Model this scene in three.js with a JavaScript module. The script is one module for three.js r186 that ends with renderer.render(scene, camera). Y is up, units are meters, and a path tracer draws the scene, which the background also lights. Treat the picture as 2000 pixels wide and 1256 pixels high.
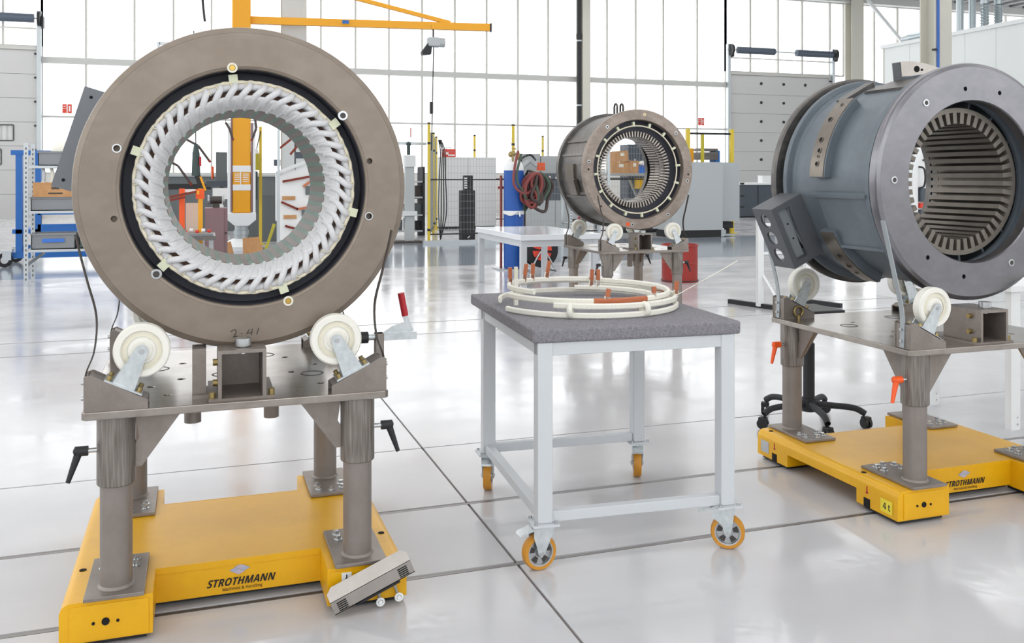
import * as THREE from 'three';
import { mergeGeometries, toCreasedNormals } from 'three/addons/utils/BufferGeometryUtils.js';
import { RoundedBoxGeometry } from 'three/addons/geometries/RoundedBoxGeometry.js';
import { RectAreaLightUniformsLib } from 'three/addons/lights/RectAreaLightUniformsLib.js';

// ---------------------------------------------------------------- camera, sky, added fill bands, exposure
RectAreaLightUniformsLib.init();
const scene = new THREE.Scene();
const renderer = new THREE.WebGLRenderer();
renderer.toneMapping = THREE.LinearToneMapping;
renderer.toneMappingExposure = 1.0;
renderer.shadowMap.enabled = true;
renderer.shadowMap.type = THREE.PCFSoftShadowMap;
// x runs along the floor tracks, -z into the hall; eye 1.5 m above the floor, lens shifted down so that verticals stay vertical
const camera = new THREE.PerspectiveCamera(2 * Math.atan(628 / 1798) * 180 / Math.PI, 2000 / 1256, 0.05, 200);
camera.position.set(0, 1.5, 0);
const YAW = Math.atan(610 / 1798);
camera.lookAt(Math.sin(YAW), 1.5, -Math.cos(YAW));
camera.setViewOffset(2000, 1256, 0, 283, 2000, 1256);
const SKY = 2.5;                                   // bright overcast sky
scene.background = new THREE.Color().setRGB(0.97 * SKY, 0.985 * SKY, 1.0 * SKY);

const FILL_BAND = 2.3;                            // radiance of the added, unseen fill light bands under the roof

// ---------------------------------------------------------------- helpers
const R = (d) => d * Math.PI / 180, PI = Math.PI;
let seed = 7;
const rnd = () => { seed = (seed * 1664525 + 1013904223) >>> 0; return seed / 4294967296; };
const V = (x, y, z) => new THREE.Vector3(x, y, z);
function B(w, h, d, x = 0, y = 0, z = 0) { return new THREE.BoxGeometry(w, h, d).translate(x, y, z); }
function BX(x0, x1, y0, y1, z0, z1) { return B(Math.abs(x1 - x0), Math.abs(y1 - y0), Math.abs(z1 - z0), (x0 + x1) / 2, (y0 + y1) / 2, (z0 + z1) / 2); }
function RB(w, h, d, r, x = 0, y = 0, z = 0, s = 2) { return new RoundedBoxGeometry(w, h, d, s, r).translate(x, y, z); }
function C(r, h, axis = 'y', x = 0, y = 0, z = 0, seg = 20, r2 = r) {      // r at the + end
  const g = new THREE.CylinderGeometry(r, r2, h, seg);
  if (axis === 'x') g.rotateZ(-PI / 2); if (axis === 'z') g.rotateX(PI / 2);
  return g.translate(x, y, z);
}
function rod(p, q, r, seg = 8, r2 = r) {
  const a = V(...p), b = V(...q), d = b.clone().sub(a), g = new THREE.CylinderGeometry(r2, r, d.length(), seg);
  g.applyQuaternion(new THREE.Quaternion().setFromUnitVectors(V(0, 1, 0), d.clone().normalize()));
  return g.translate((a.x + b.x) / 2, (a.y + b.y) / 2, (a.z + b.z) / 2);
}
function beam(p, q, w, t, up = [0, 0, 1]) {        // rectangular bar from p to q, w across, t along "up"
  const a = V(...p), b = V(...q), d = b.clone().sub(a), l = d.length(); d.normalize();
  const u = V(...up).addScaledVector(d, -V(...up).dot(d)).normalize(), s = new THREE.Vector3().crossVectors(d, u);
  return B(w, l, t).applyMatrix4(new THREE.Matrix4().makeBasis(s.clone(), d, u)).translate((a.x + b.x) / 2, (a.y + b.y) / 2, (a.z + b.z) / 2);
}
function T(pts, r, seg = 24, rs = 8, closed = false) { return new THREE.TubeGeometry(new THREE.CatmullRomCurve3(pts.map((p) => V(...p)), closed), seg, r, rs, closed); }
function L(profile, seg = 96, crease = 0.5) {      // profile [radius, z] turned about the z axis
  const g = new THREE.LatheGeometry(profile.map(([r, z]) => new THREE.Vector2(r, z)), seg);
  g.rotateX(PI / 2); return toCreasedNormals(g, crease);
}
function LY(profile, seg = 32, crease = 0.5) { return toCreasedNormals(new THREE.LatheGeometry(profile.map(([r, y]) => new THREE.Vector2(r, y)), seg), crease); }
function X(pts, depth, bevel = 0, holes = []) {    // outline in x/y, thickness from z = 0 to depth
  const s = new THREE.Shape(pts.map(([x, y]) => new THREE.Vector2(x, y)));
  for (const [hx, hy, hr] of holes) { const p = new THREE.Path(); p.absarc(hx, hy, hr, 0, 2 * PI, true); s.holes.push(p); }
  return new THREE.ExtrudeGeometry(s, { depth: depth - 2 * bevel, bevelEnabled: bevel > 0, bevelSize: bevel, bevelThickness: bevel, bevelOffset: -bevel, bevelSegments: 2, curveSegments: 14 }).translate(0, 0, bevel);
}
function ringSector(r0, r1, a0, a1, depth, bevel = 0, n = 24) {
  const p = [];
  for (let i = 0; i <= n; i++) { const a = a0 + (a1 - a0) * i / n; p.push([r1 * Math.cos(a), r1 * Math.sin(a)]); }
  for (let i = n; i >= 0; i--) { const a = a0 + (a1 - a0) * i / n; p.push([r0 * Math.cos(a), r0 * Math.sin(a)]); }
  return X(p, depth, bevel);
}
function prep(g) {                                  // plain triangles with uv in metres, laid on by the way each face points
  g = g.index ? g.toNonIndexed() : g;
  for (const k of Object.keys(g.attributes)) if (k !== 'position' && k !== 'normal') g.deleteAttribute(k);
  if (!g.attributes.normal) g.computeVertexNormals();
  const p = g.attributes.position, uv = new Float32Array(p.count * 2), a = new THREE.Vector3(), b = new THREE.Vector3(), c = new THREE.Vector3(), n = new THREE.Vector3();
  for (let i = 0; i < p.count; i += 3) {
    a.fromBufferAttribute(p, i); b.fromBufferAttribute(p, i + 1); c.fromBufferAttribute(p, i + 2);
    n.crossVectors(b.clone().sub(a), c.clone().sub(a));
    const x = Math.abs(n.x), y = Math.abs(n.y), z = Math.abs(n.z);
    [a, b, c].forEach((v, k) => {
      const [s, t] = z >= x && z >= y ? [v.x, v.y] : y >= x ? [v.x, v.z] : [v.z, v.y];
      uv[(i + k) * 2] = s; uv[(i + k) * 2 + 1] = t;
    });
  }
  g.setAttribute('uv', new THREE.BufferAttribute(uv, 2)); g.morphAttributes = {};
  return g;
}
const used = {};
function numbered(n) { if (used[n] === undefined) { used[n] = 0; return n; } return n + '_' + String(++used[n]).padStart(3, '0'); }
function geo(list) { list = (Array.isArray(list) ? list : [list]).map(prep); return list.length > 1 ? mergeGeometries(list) : list[0]; }
function mesh(name, list, mat, parent, label) {     // one part: its pieces merged into one mesh
  const m = new THREE.Mesh(list.isBufferGeometry && list.userData.ready ? list : geo(list), mat);
  m.geometry.userData.ready = true;
  m.name = parent ? name : numbered(name); m.castShadow = m.receiveShadow = true;
  (parent || scene).add(m);
  if (label) m.userData.label = label;
  return m;
}
function each(name, list, mat, parent, label) { return list.map((g) => mesh(name, g, mat, parent, label)); }   // one part for each piece
function thing(name, label, category, pos = [0, 0, 0], turn = 0, group) {
  const o = new THREE.Group(); o.name = numbered(name); scene.add(o);
  o.position.set(...pos); o.rotation.y = turn; o.userData = { label, category };
  if (group) o.userData.group = group;
  return o;
}
function solo(name, list, mat, label, category, pos = [0, 0, 0], turn = 0, group) {
  const m = mesh(name, list, mat); m.position.set(...pos); m.rotation.y = turn;
  m.userData = { label, category }; if (group) m.userData.group = group; return m;
}
function struct(name, label) { const o = new THREE.Group(); o.name = numbered(name); scene.add(o); o.userData = { kind: 'structure', label }; return o; }

// ---------------------------------------------------------------- textures and materials
function lattice(n, s) { const a = new Float32Array(n * n); let q = s * 9301 + 49297; for (let i = 0; i < a.length; i++) { q = (q * 1664525 + 1013904223) >>> 0; a[i] = q / 4294967296; } return a; }
function noiseField(size, layers, s) {              // tiling value noise; layers [cells x, cells y, weight]
  const out = new Float32Array(size * size); let total = 0;
  layers.forEach(([cx, cy, w], k) => {
    const n = Math.max(cx, cy), l = lattice(n, s + k * 13); total += w;
    for (let y = 0; y < size; y++) for (let x = 0; x < size; x++) {
      const u = x / size * cx, v = y / size * cy, x0 = Math.floor(u), y0 = Math.floor(v);
      let fx = u - x0, fy = v - y0; fx = fx * fx * (3 - 2 * fx); fy = fy * fy * (3 - 2 * fy);
      const g = (i, j) => l[(j % cy) * n + (i % cx)];
      out[y * size + x] += w * ((g(x0, y0) * (1 - fx) + g(x0 + 1, y0) * fx) * (1 - fy) + (g(x0, y0 + 1) * (1 - fx) + g(x0 + 1, y0 + 1) * fx) * fy);
    }
  });
  for (let i = 0; i < out.length; i++) out[i] /= total;
  return out;
}
function toTexture(field, size, lo, hi, metres, srgb) {
  const d = new Uint8Array(size * size * 4), c = (h) => { const v = new THREE.Color(h); return srgb ? (v.convertLinearToSRGB(), [v.r, v.g, v.b]) : [v.r, v.g, v.b]; };
  const a = typeof lo === 'number' ? [lo, lo, lo] : c(lo), b = typeof hi === 'number' ? [hi, hi, hi] : c(hi);
  for (let i = 0; i < size * size; i++) { const t = Math.min(1, Math.max(0, (field[i] - 0.5) * 1.8 + 0.5)); for (let k = 0; k < 3; k++) d[i * 4 + k] = 255 * (a[k] + (b[k] - a[k]) * t); d[i * 4 + 3] = 255; }
  const t = new THREE.DataTexture(d, size, size); t.wrapS = t.wrapT = THREE.RepeatWrapping; t.magFilter = THREE.LinearFilter; t.minFilter = THREE.LinearMipmapLinearFilter; t.generateMipmaps = true;
  if (srgb) t.colorSpace = THREE.SRGBColorSpace; t.repeat.set(1 / metres, 1 / metres); t.needsUpdate = true; return t;
}
const fCloud = noiseField(256, [[4, 4, 1], [9, 9, 0.7], [23, 23, 0.5], [64, 64, 0.35]], 3);
const fGrain = noiseField(256, [[40, 40, 0.6], [128, 128, 1]], 5);
const fBrush = noiseField(256, [[3, 70, 1], [6, 128, 0.8], [5, 5, 0.6]], 9);
const fStreak = noiseField(256, [[70, 3, 1], [128, 6, 0.8], [5, 5, 0.5]], 15);
const fSmear = noiseField(256, [[5, 7, 1], [14, 20, 0.8], [40, 40, 0.3]], 21);
const S = (o) => new THREE.MeshStandardMaterial(o);
const P = (o) => new THREE.MeshPhysicalMaterial(o);
const tint = (field, lo, hi, m) => toTexture(field, 256, lo, hi, m, true);
const grey = (field, lo, hi, m) => toTexture(field, 256, lo, hi, m, false);
const M = {
  floor: S({ map: tint(fSmear, '#bebec1', '#c8c8ca', 4.5), roughness: 0.5, roughnessMap: grey(fSmear, 0.2, 0.44, 3.1), bumpMap: grey(fCloud, 0, 1, 1.7), bumpScale: 0.0006 }),
  floorBand: S({ map: tint(fSmear, '#8f98a3', '#9aa3ad', 4.5), roughness: 0.12 }),
  joint: S({ color: '#7b7471', roughness: 0.8 }),
  rail: S({ color: '#8d8a88', roughness: 0.4, metalness: 0.7 }),
  fillGlow: S({ color: '#ffffff', emissive: '#ffffff', emissiveIntensity: 1.0, roughness: 0.6 }),  // glowing face of the added fill bands
  wall: S({ color: '#d9d8d4', roughness: 0.8 }),
  ceiling: S({ color: '#8f9092', roughness: 0.8 }),
  frame: S({ color: '#c4c2bd', roughness: 0.6 }),
  railPaint: S({ color: '#bfc0bd', roughness: 0.6 }),
  columnGrey: S({ color: '#cdd0cf', roughness: 0.55 }),
  column: S({ color: '#cfcdc2', roughness: 0.55 }),
  glass: P({ color: '#ffffff', transmission: 1, thickness: 0, roughness: 0, ior: 1.5 }),
  doorPanel: S({ color: '#c2c2c1', roughness: 0.55 }),
  galv: S({ color: '#b9bfc2', roughness: 0.38, metalness: 0.75 }),
  springBlue: S({ color: '#56606e', roughness: 0.5, metalness: 0.3 }),
  black: S({ color: '#1d1d20', roughness: 0.5 }),
  blackSoft: S({ color: '#2a2b2e', roughness: 0.65 }),
  rubber: S({ color: '#242428', roughness: 0.8 }),
  yellow: S({ map: tint(fCloud, '#dda505', '#e6ae0e', 0.7), roughness: 0.36 }),
  yellowDeep: S({ color: '#eaa310', roughness: 0.45 }),
  yellowPost: S({ color: '#dcc23e', roughness: 0.5 }),
  stand: S({ map: tint(fCloud, '#847b74', '#948c86', 0.4), roughness: 0.42, metalness: 0.55, bumpMap: grey(fGrain, 0, 1, 0.2), bumpScale: 0.0003 }),
  standPlate: S({ map: tint(fSmear, '#8a827b', '#a29b94', 0.5), roughness: 0.2, metalness: 0.75 }),
  tubeSteel: S({ map: tint(fCloud, '#88807a', '#928a85', 0.4), roughness: 0.48, metalness: 0.45 }),
  collarSteel: S({ map: tint(fStreak, '#6f6862', '#96908a', 0.3), roughness: 0.36, metalness: 0.65 }),
  flangeBrown: S({ map: tint(fSmear, '#85796d', '#8d8276', 0.42), roughness: 0.46, roughnessMap: grey(fCloud, 0.8, 1, 0.4), metalness: 0.35 }),
  flangeGrey: S({ map: tint(fSmear, '#828186', '#8a898d', 0.36), roughness: 0.3, metalness: 0.9 }),
  flangeMid: S({ map: tint(fSmear, '#8a7e75', '#a1958b', 0.5), roughness: 0.45, metalness: 0.5 }),
  shellBlue: S({ map: tint(fCloud, '#616a72', '#6d767d', 0.5), roughness: 0.42, metalness: 0.15 }),
  shellDark: S({ map: tint(fSmear, '#5e5c5b', '#77736f', 0.5), roughness: 0.38, metalness: 0.6 }),
  boxGreyLight: S({ color: '#767a7f', roughness: 0.5 }),
  boxGrey: S({ color: '#55585c', roughness: 0.5 }),
  bareLight: S({ map: tint(fCloud, '#aea8a1', '#bcb6af', 0.3), roughness: 0.35, metalness: 0.7 }),
  bare: S({ map: tint(fCloud, '#766f67', '#847c73', 0.3), roughness: 0.3, metalness: 0.8 }),
  core: S({ map: tint(fCloud, '#767068', '#7f7970', 0.2), roughness: 0.42, metalness: 0.55 }),
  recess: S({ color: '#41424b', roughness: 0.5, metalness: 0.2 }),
  laminate: S({ map: tint(fCloud, '#72675f', '#7a6f67', 0.25), roughness: 0.5, metalness: 0.35 }),
  wedgeGreen: S({ color: '#6f8f80', roughness: 0.55 }),
  tape: S({ map: tint(fGrain, '#cbcbce', '#dddddd', 0.12), roughness: 0.75, bumpMap: grey(fGrain, 0, 1, 0.1), bumpScale: 0.0004 }),
  rope: S({ map: tint(fGrain, '#d9d0b6', '#efe8d4', 0.1), roughness: 0.85 }),
  block: S({ color: '#d8dcc0', roughness: 0.6 }),
  barSteel: S({ map: tint(fCloud, '#a09992', '#aea7a0', 0.2), roughness: 0.34, metalness: 0.7 }),
  brass: S({ color: '#c9a454', roughness: 0.3, metalness: 0.9 }),
  hole: S({ color: '#0d0d0e', roughness: 0.9 }),  // near-black colour painting the shade inside holes, slots and openings
  zinc: S({ map: tint(fCloud, '#c2c9cc', '#dbe0e2', 0.1), roughness: 0.32, metalness: 0.75 }),
  boltSteel: S({ color: '#c4c7c8', roughness: 0.25, metalness: 0.9 }),
  yellowZinc: S({ color: '#a08d5e', roughness: 0.4, metalness: 0.8 }),
  nylon: S({ color: '#e9e7de', roughness: 0.42 }),
  nylonCream: S({ color: '#e0dbc8', roughness: 0.5 }),
  orange: S({ color: '#ef5a1d', roughness: 0.45 }),
  strapDark: S({ color: '#4f4a46', roughness: 0.5, metalness: 0.5 }),
  strapGalv: S({ color: '#a9b0b3', roughness: 0.4, metalness: 0.6 }),
  whiteFrame: S({ color: '#c9cdd1', roughness: 0.45 }),
  white: S({ color: '#e8eaea', roughness: 0.5 }),
  whiteGloss: S({ color: '#e6eaef', roughness: 0.12 }),
  carpet: S({ map: tint(fGrain, '#86848a', '#b0aeb4', 0.16), roughness: 0.95, bumpMap: grey(fGrain, 0, 1, 0.12), bumpScale: 0.004 }),
  tyre: S({ color: '#c88a2a', roughness: 0.5 }),
  alu: S({ color: '#b4b6b8', roughness: 0.35, metalness: 0.8 }),
  aluDark: S({ color: '#4b4746', roughness: 0.5, metalness: 0.4 }),
  copper: S({ map: tint(fBrush, '#b4694a', '#c27a58', 0.15), roughness: 0.38, metalness: 0.7 }),
  gapBrown: S({ color: '#7d6152', roughness: 0.8 }),
  copperDull: S({ color: '#7c3324', roughness: 0.5, metalness: 0.4 }),
  cream: S({ map: tint(fGrain, '#e2dfd2', '#f1efe6', 0.1), roughness: 0.7 }),
  gasBlue: S({ color: '#1f56a8', roughness: 0.4 }),
  trolleyBlue: S({ color: '#1f66b4', roughness: 0.45 }),
  redHandle: S({ color: '#b01f2b', roughness: 0.4 }),
  redDrum: S({ color: '#9e2f28', roughness: 0.5 }),
  redBox: S({ color: '#d8402c', roughness: 0.5 }),
  hoseRed: S({ color: '#83403d', roughness: 0.6 }),
  hoseGreen: S({ color: '#45574a', roughness: 0.6 }),
  hoseDark: S({ color: '#4a3f3c', roughness: 0.6 }),
  cabinet: S({ color: '#dcdedf', roughness: 0.5 }),
  cabinetGrey: S({ color: '#b4b9bb', roughness: 0.5 }),
  cabinetDark: S({ color: '#454d56', roughness: 0.45 }),
  roomPanel: S({ color: '#e2e6e6', roughness: 0.5 }),
  duct: S({ color: '#aab4b8', roughness: 0.3, metalness: 0.85 }),
  crate: S({ color: '#8a8d90', roughness: 0.6 }),
  carton: S({ map: tint(fCloud, '#b98a5c', '#c89a6c', 0.4), roughness: 0.85 }),
  blueBin: S({ color: '#3a75cf', roughness: 0.5 }),
  yellowBin: S({ color: '#d9ab16', roughness: 0.5 }),
  mauve: S({ color: '#8d6f72', roughness: 0.5 }),
  slate: S({ color: '#62686a', roughness: 0.55 }),
  olive: S({ color: '#b9ae33', roughness: 0.5 }),
  teal: S({ color: '#3a4a48', roughness: 0.6 }),
  wire: S({ color: '#9a9fa3', roughness: 0.5 }),
  stainless: S({ map: tint(fCloud, '#a8a29c', '#b2aca6', 0.3), roughness: 0.28, metalness: 0.9 }),
  blueHose: S({ color: '#2f63b6', roughness: 0.4 }),
};
function print(w, h, draw) {                        // flat print: a transparent sheet of lettering
  const c = document.createElement('canvas'); c.width = w; c.height = h; const x = c.getContext('2d'); draw(x, w, h);
  const t = new THREE.CanvasTexture(c); t.colorSpace = THREE.SRGBColorSpace; t.magFilter = THREE.LinearFilter;
  return t;
}
function decal(name, w, h, tex, pos, rot, parent, label, opaque = false) {
  const g = new THREE.PlaneGeometry(w, h); g.userData.ready = true;
  const m = new THREE.Mesh(g, S({ map: tex, transparent: !opaque, alphaTest: opaque ? 0 : 0.02, roughness: 0.5 }));
  m.name = name; m.position.set(...pos); m.rotation.set(...rot); m.receiveShadow = true; (parent || scene).add(m); if (label) m.userData.label = label; return m;
}
// ---------------------------------------------------------------- the hall
const HX0 = -12, HX1 = 46, HZ0 = -37.4, HZ1 = 9, HY = 10.4;
{ // floor: painted slabs with sunk joints; two pairs of flush steel guide rails
  const fl = struct('floor', 'glossy pale grey floor with dark joints and flush guide rails');
  const zs = [HZ1, -3.376, -4.07, -4.975, -8.58, -9.27, -15.0, -20.2, HZ0 - 0.3], gap = { 1: 0.034, 2: 0.034, 3: 0.012, 4: 0.034, 5: 0.034, 6: 0, 7: 0 }, xs = [HX0 - 0.3, 1.165, HX1 + 0.3];
  mesh('joint_bed', BX(HX0 - 0.3, HX1 + 0.3, -0.3, -0.1, HZ0 - 0.3, HZ1), M.joint, fl, 'dark joint filling');
  mesh('joint_bed', [...[1, 2, 3, 4, 5].map((i) => BX(HX0, HX1, -0.1, -0.006, zs[i] - 0.03, zs[i] + 0.03)), BX(1.135, 1.195, -0.1, -0.006, HZ0, HZ1)], M.joint, fl);
  for (let i = 0; i < zs.length - 1; i++) for (let j = 0; j < 2; j++) {
    const g0 = (gap[i] || 0) / 2, g1 = (gap[i + 1] || 0) / 2;
    mesh('slab', BX(xs[j] + (j ? 0.006 : 0), xs[j + 1] - (j ? 0 : 0.006), -0.1, 0, zs[i] - g0, zs[i + 1] + g1), i === 6 ? M.floorBand : M.floor, fl, i === 6 ? 'blue grey painted aisle' : undefined);
  }
  for (const i of [1, 2, 4, 5]) mesh('guide_rail', BX(HX0, HX1, -0.01, -0.002, zs[i] - 0.009, zs[i] + 0.009), M.rail, fl, 'flush steel guide rail');
}
{ // ceiling with trapezoid ribs
  const c = struct('ceiling', 'grey corrugated roof deck');
  mesh('roof_deck', BX(HX0 - 0.3, HX1 + 0.3, HY, HY + 0.3, HZ0 - 0.3, HZ1 + 0.3), M.ceiling, c);
  const ribs = []; for (let x = HX0 + 0.5; x < HX1; x += 0.9) ribs.push(BX(x, x + 0.35, HY - 0.12, HY + 0.01, HZ0, HZ1));
  mesh('deck_rib', ribs, M.ceiling, c);
  mesh('eave_beam', [BX(HX0, HX1, 9.95, HY, HZ0 + 0.02, HZ0 + 0.45)], M.railPaint, c);
}
for (let k = 0; k < 9; k++) { // unseen light bands added under the roof deck to fill the hall
  const z = -33.5 + k * 4.7, t = thing('fill_band', ['nearest the back wall', 'second from the back wall', 'third from the back wall', 'fourth from the back wall', 'fifth from the back wall', 'sixth from the back wall', 'over the three carts', 'above the viewer', 'behind the viewer'][k] + ', long added fill light band under the roof, out of view', 'light', [8, 10.0, z], 0, 'added fill light bands under the roof');
  mesh('housing', B(38.2, 0.12, 1.3, 0, 0.1, 0), M.white, t);
  mesh('fill_diffuser', B(38, 0.04, 1.1, 0, 0.02, 0), M.fillGlow, t);
  each('suspension', Array.from({ length: 9 }, (_, i) => B(0.03, 0.2, 0.03, -18 + i * 4.5, 0.24, 0)), M.galv, t);
  const l = new THREE.RectAreaLight(new THREE.Color(1, 0.985, 0.96), FILL_BAND, 38, 1.1); l.position.set(0, -0.02, 0); l.rotation.x = -PI / 2; l.castShadow = true; t.add(l);
}
function glazing(win, along, at, cols, rows, mw = 0.07) {   // mullions, rails and panes of a glazed wall; along 'x' at z = at or along 'z' at x = at
  const bar = (a0, a1, y0, y1, t) => along === 'x' ? BX(a0, a1, y0, y1, at - t, at + t) : BX(at - t, at + t, y0, y1, a0, a1);
  const lo = rows[0], hi = rows[rows.length - 1];
  for (const c of cols) mesh('mullion', bar(c - mw / 2, c + mw / 2, lo, hi, 0.06), M.frame, win);
  rows.forEach((y, i) => { const h = i === 2 ? 0.115 : 0.035; mesh('transom', bar(cols[0], cols[cols.length - 1], y - h, y + h, i === 2 ? 0.09 : 0.05), M.railPaint, win); });
  for (let i = 0; i < cols.length - 1; i++) for (let j = 0; j < rows.length - 1; j++) mesh('pane', bar(cols[i] + mw / 2, cols[i + 1] - mw / 2, rows[j] + 0.02, rows[j + 1] - 0.02, 0.004), M.glass, win);
}
const step = (a, b, n) => Array.from({ length: n + 1 }, (_, i) => a + (b - a) * i / n);
{
  const rows = [1.62, 3.7, 5.77, 9.95];
  glazing(struct('window_1', 'glazed back wall with slim grey mullions left of the dark downpipe'), 'x', HZ0, [-5.46, -3.99, -2.32, -0.943, 0.431, 1.82, 3.21, 4.6, 5.978, 7.352, 8.737, 10.144, 11.54, 12.944, 14.334, 15.7], rows);
  glazing(struct('window_2', 'glazed back wall between the dark downpipe and the right sectional door'), 'x', HZ0, [16.1, 17.135, 18.545, 19.934, 21.674, 23.187], rows);
  glazing(struct('window_3', 'upper glazing above the right sectional door'), 'x', HZ0, [23.187, 24.512, 26.034, 27.387, 28.975, 29.783], [6.4, 9.95]);
  glazing(struct('window_4', 'glazed back wall right of the pale column'), 'x', HZ0, [30.5, 31.61, 33.02, 34.48, 35.9, 37.16, 38.6, 40, 41.4, 42.8, 44.2, HX1], rows);
  glazing(struct('window_5', 'upper glazing above the left sectional door'), 'x', HZ0, [-10.7, -9.4, -8.05, -6.726, -5.46], [6.25, 9.95]);
  glazing(struct('window_6', 'glazed wall behind the viewer'), 'x', HZ1, step(HX0, HX1, 30), rows, 0.1);
  glazing(struct('window_7', 'glazed side wall of the hall on the left'), 'z', HX0, step(HZ0, HZ1, 24), rows, 0.1);
  glazing(struct('window_8', 'glazed side wall of the hall on the right'), 'z', HX1, step(HZ0, HZ1, 24), rows, 0.1);
  const wb = struct('wall_back', 'pale grey dado wall under the back glazing');
  mesh('dado', [BX(-5.46, 23.15, -0.1, 1.6, HZ0 - 0.12, HZ0 + 0.12), BX(29.1, HX1, -0.1, 1.6, HZ0 - 0.12, HZ0 + 0.12)], M.wall, wb);
  mesh('pier', [BX(HX0, -10.7, -0.1, HY, HZ0 - 0.12, HZ0 + 0.12)], M.wall, wb);
  mesh('fascia', BX(HX0, HX1, 9.95, HY, HZ0 - 0.15, HZ0 + 0.02), M.railPaint, wb);
  for (const [n, b] of [['wall_front', BX(HX0, HX1, -0.1, 1.6, HZ1 - 0.12, HZ1 + 0.12)], ['wall_left', BX(HX0 - 0.12, HX0 + 0.12, -0.1, 1.6, HZ0, HZ1)], ['wall_right', BX(HX1 - 0.12, HX1 + 0.12, -0.1, 1.6, HZ0, HZ1)]]) {
    const w = struct(n, 'pale grey dado wall'); mesh('dado', b, M.wall, w);
    mesh('fascia', n === 'wall_front' ? BX(HX0, HX1, 9.95, HY, HZ1 - 0.1, HZ1 + 0.1) : n === 'wall_left' ? BX(HX0 - 0.1, HX0 + 0.1, 9.95, HY, HZ0, HZ1) : BX(HX1 - 0.1, HX1 + 0.1, 9.95, HY, HZ0, HZ1), M.railPaint, w);
  }
}
function column(x, z, w, d, label, mat = M.column) {                 // rolled H section
  const t = struct('trim_' + (++column.n), label);
  mesh('flange_plate', BX(-w / 2 + x, w / 2 + x, 0, HY, z + d / 2 - 0.03, z + d / 2), mat, t);
  mesh('flange_plate', BX(-w / 2 + x, w / 2 + x, 0, HY, z - d / 2, z - d / 2 + 0.03), M.column, t);
  mesh('web', BX(x - 0.012, x + 0.012, 0, HY, z - d / 2 + 0.03, z + d / 2 - 0.03), M.column, t);
  return t;
}
column.n = 0;
column(1.89, -20, 0.5, 0.4, 'pale grey steel column behind the wound stator', M.columnGrey);
const colR = column(18.95, -20, 0.56, 0.56, 'pale beige steel column behind the grey stator');
mesh('air_hose', C(0.035, HY - 0.2, 'y', 18.73, HY / 2, -19.68, 8), M.blueHose, colR, 'blue compressed air pipe');
each('hose_clip', [B(0.08, 0.05, 0.1, 18.62, 4.9, -19.7), B(0.08, 0.05, 0.06, 18.73, 3.2, -19.69)], M.black, colR);
column(30.15, HZ0 + 0.35, 0.7, 0.5, 'pale beige column at the right edge of the sectional door');
const colP = column(15.95, HZ0 + 0.3, 0.36, 0.4, 'pale column beside the dark downpipe on the back wall');
mesh('downpipe', [C(0.11, HY, 'y', 15.62, HY / 2, HZ0 + 0.45, 12), C(0.13, 0.2, 'y', 15.62, 7.6, HZ0 + 0.45, 12)], M.black, colP, 'black rainwater downpipe');
for (const y of [4.6, 7.4]) mesh('pipe_clip', C(0.125, 0.06, 'y', 15.62, y, HZ0 + 0.45, 12), M.galv, colP);
{ const b = struct('trim_' + (++column.n), 'slim white diagonal brace on the back wall'); mesh('brace', beam([30.6, 10.3, HZ0 + 0.5], [33.6, 7.5, HZ0 + 0.5], 0.16, 0.1), M.white, b); }

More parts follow.
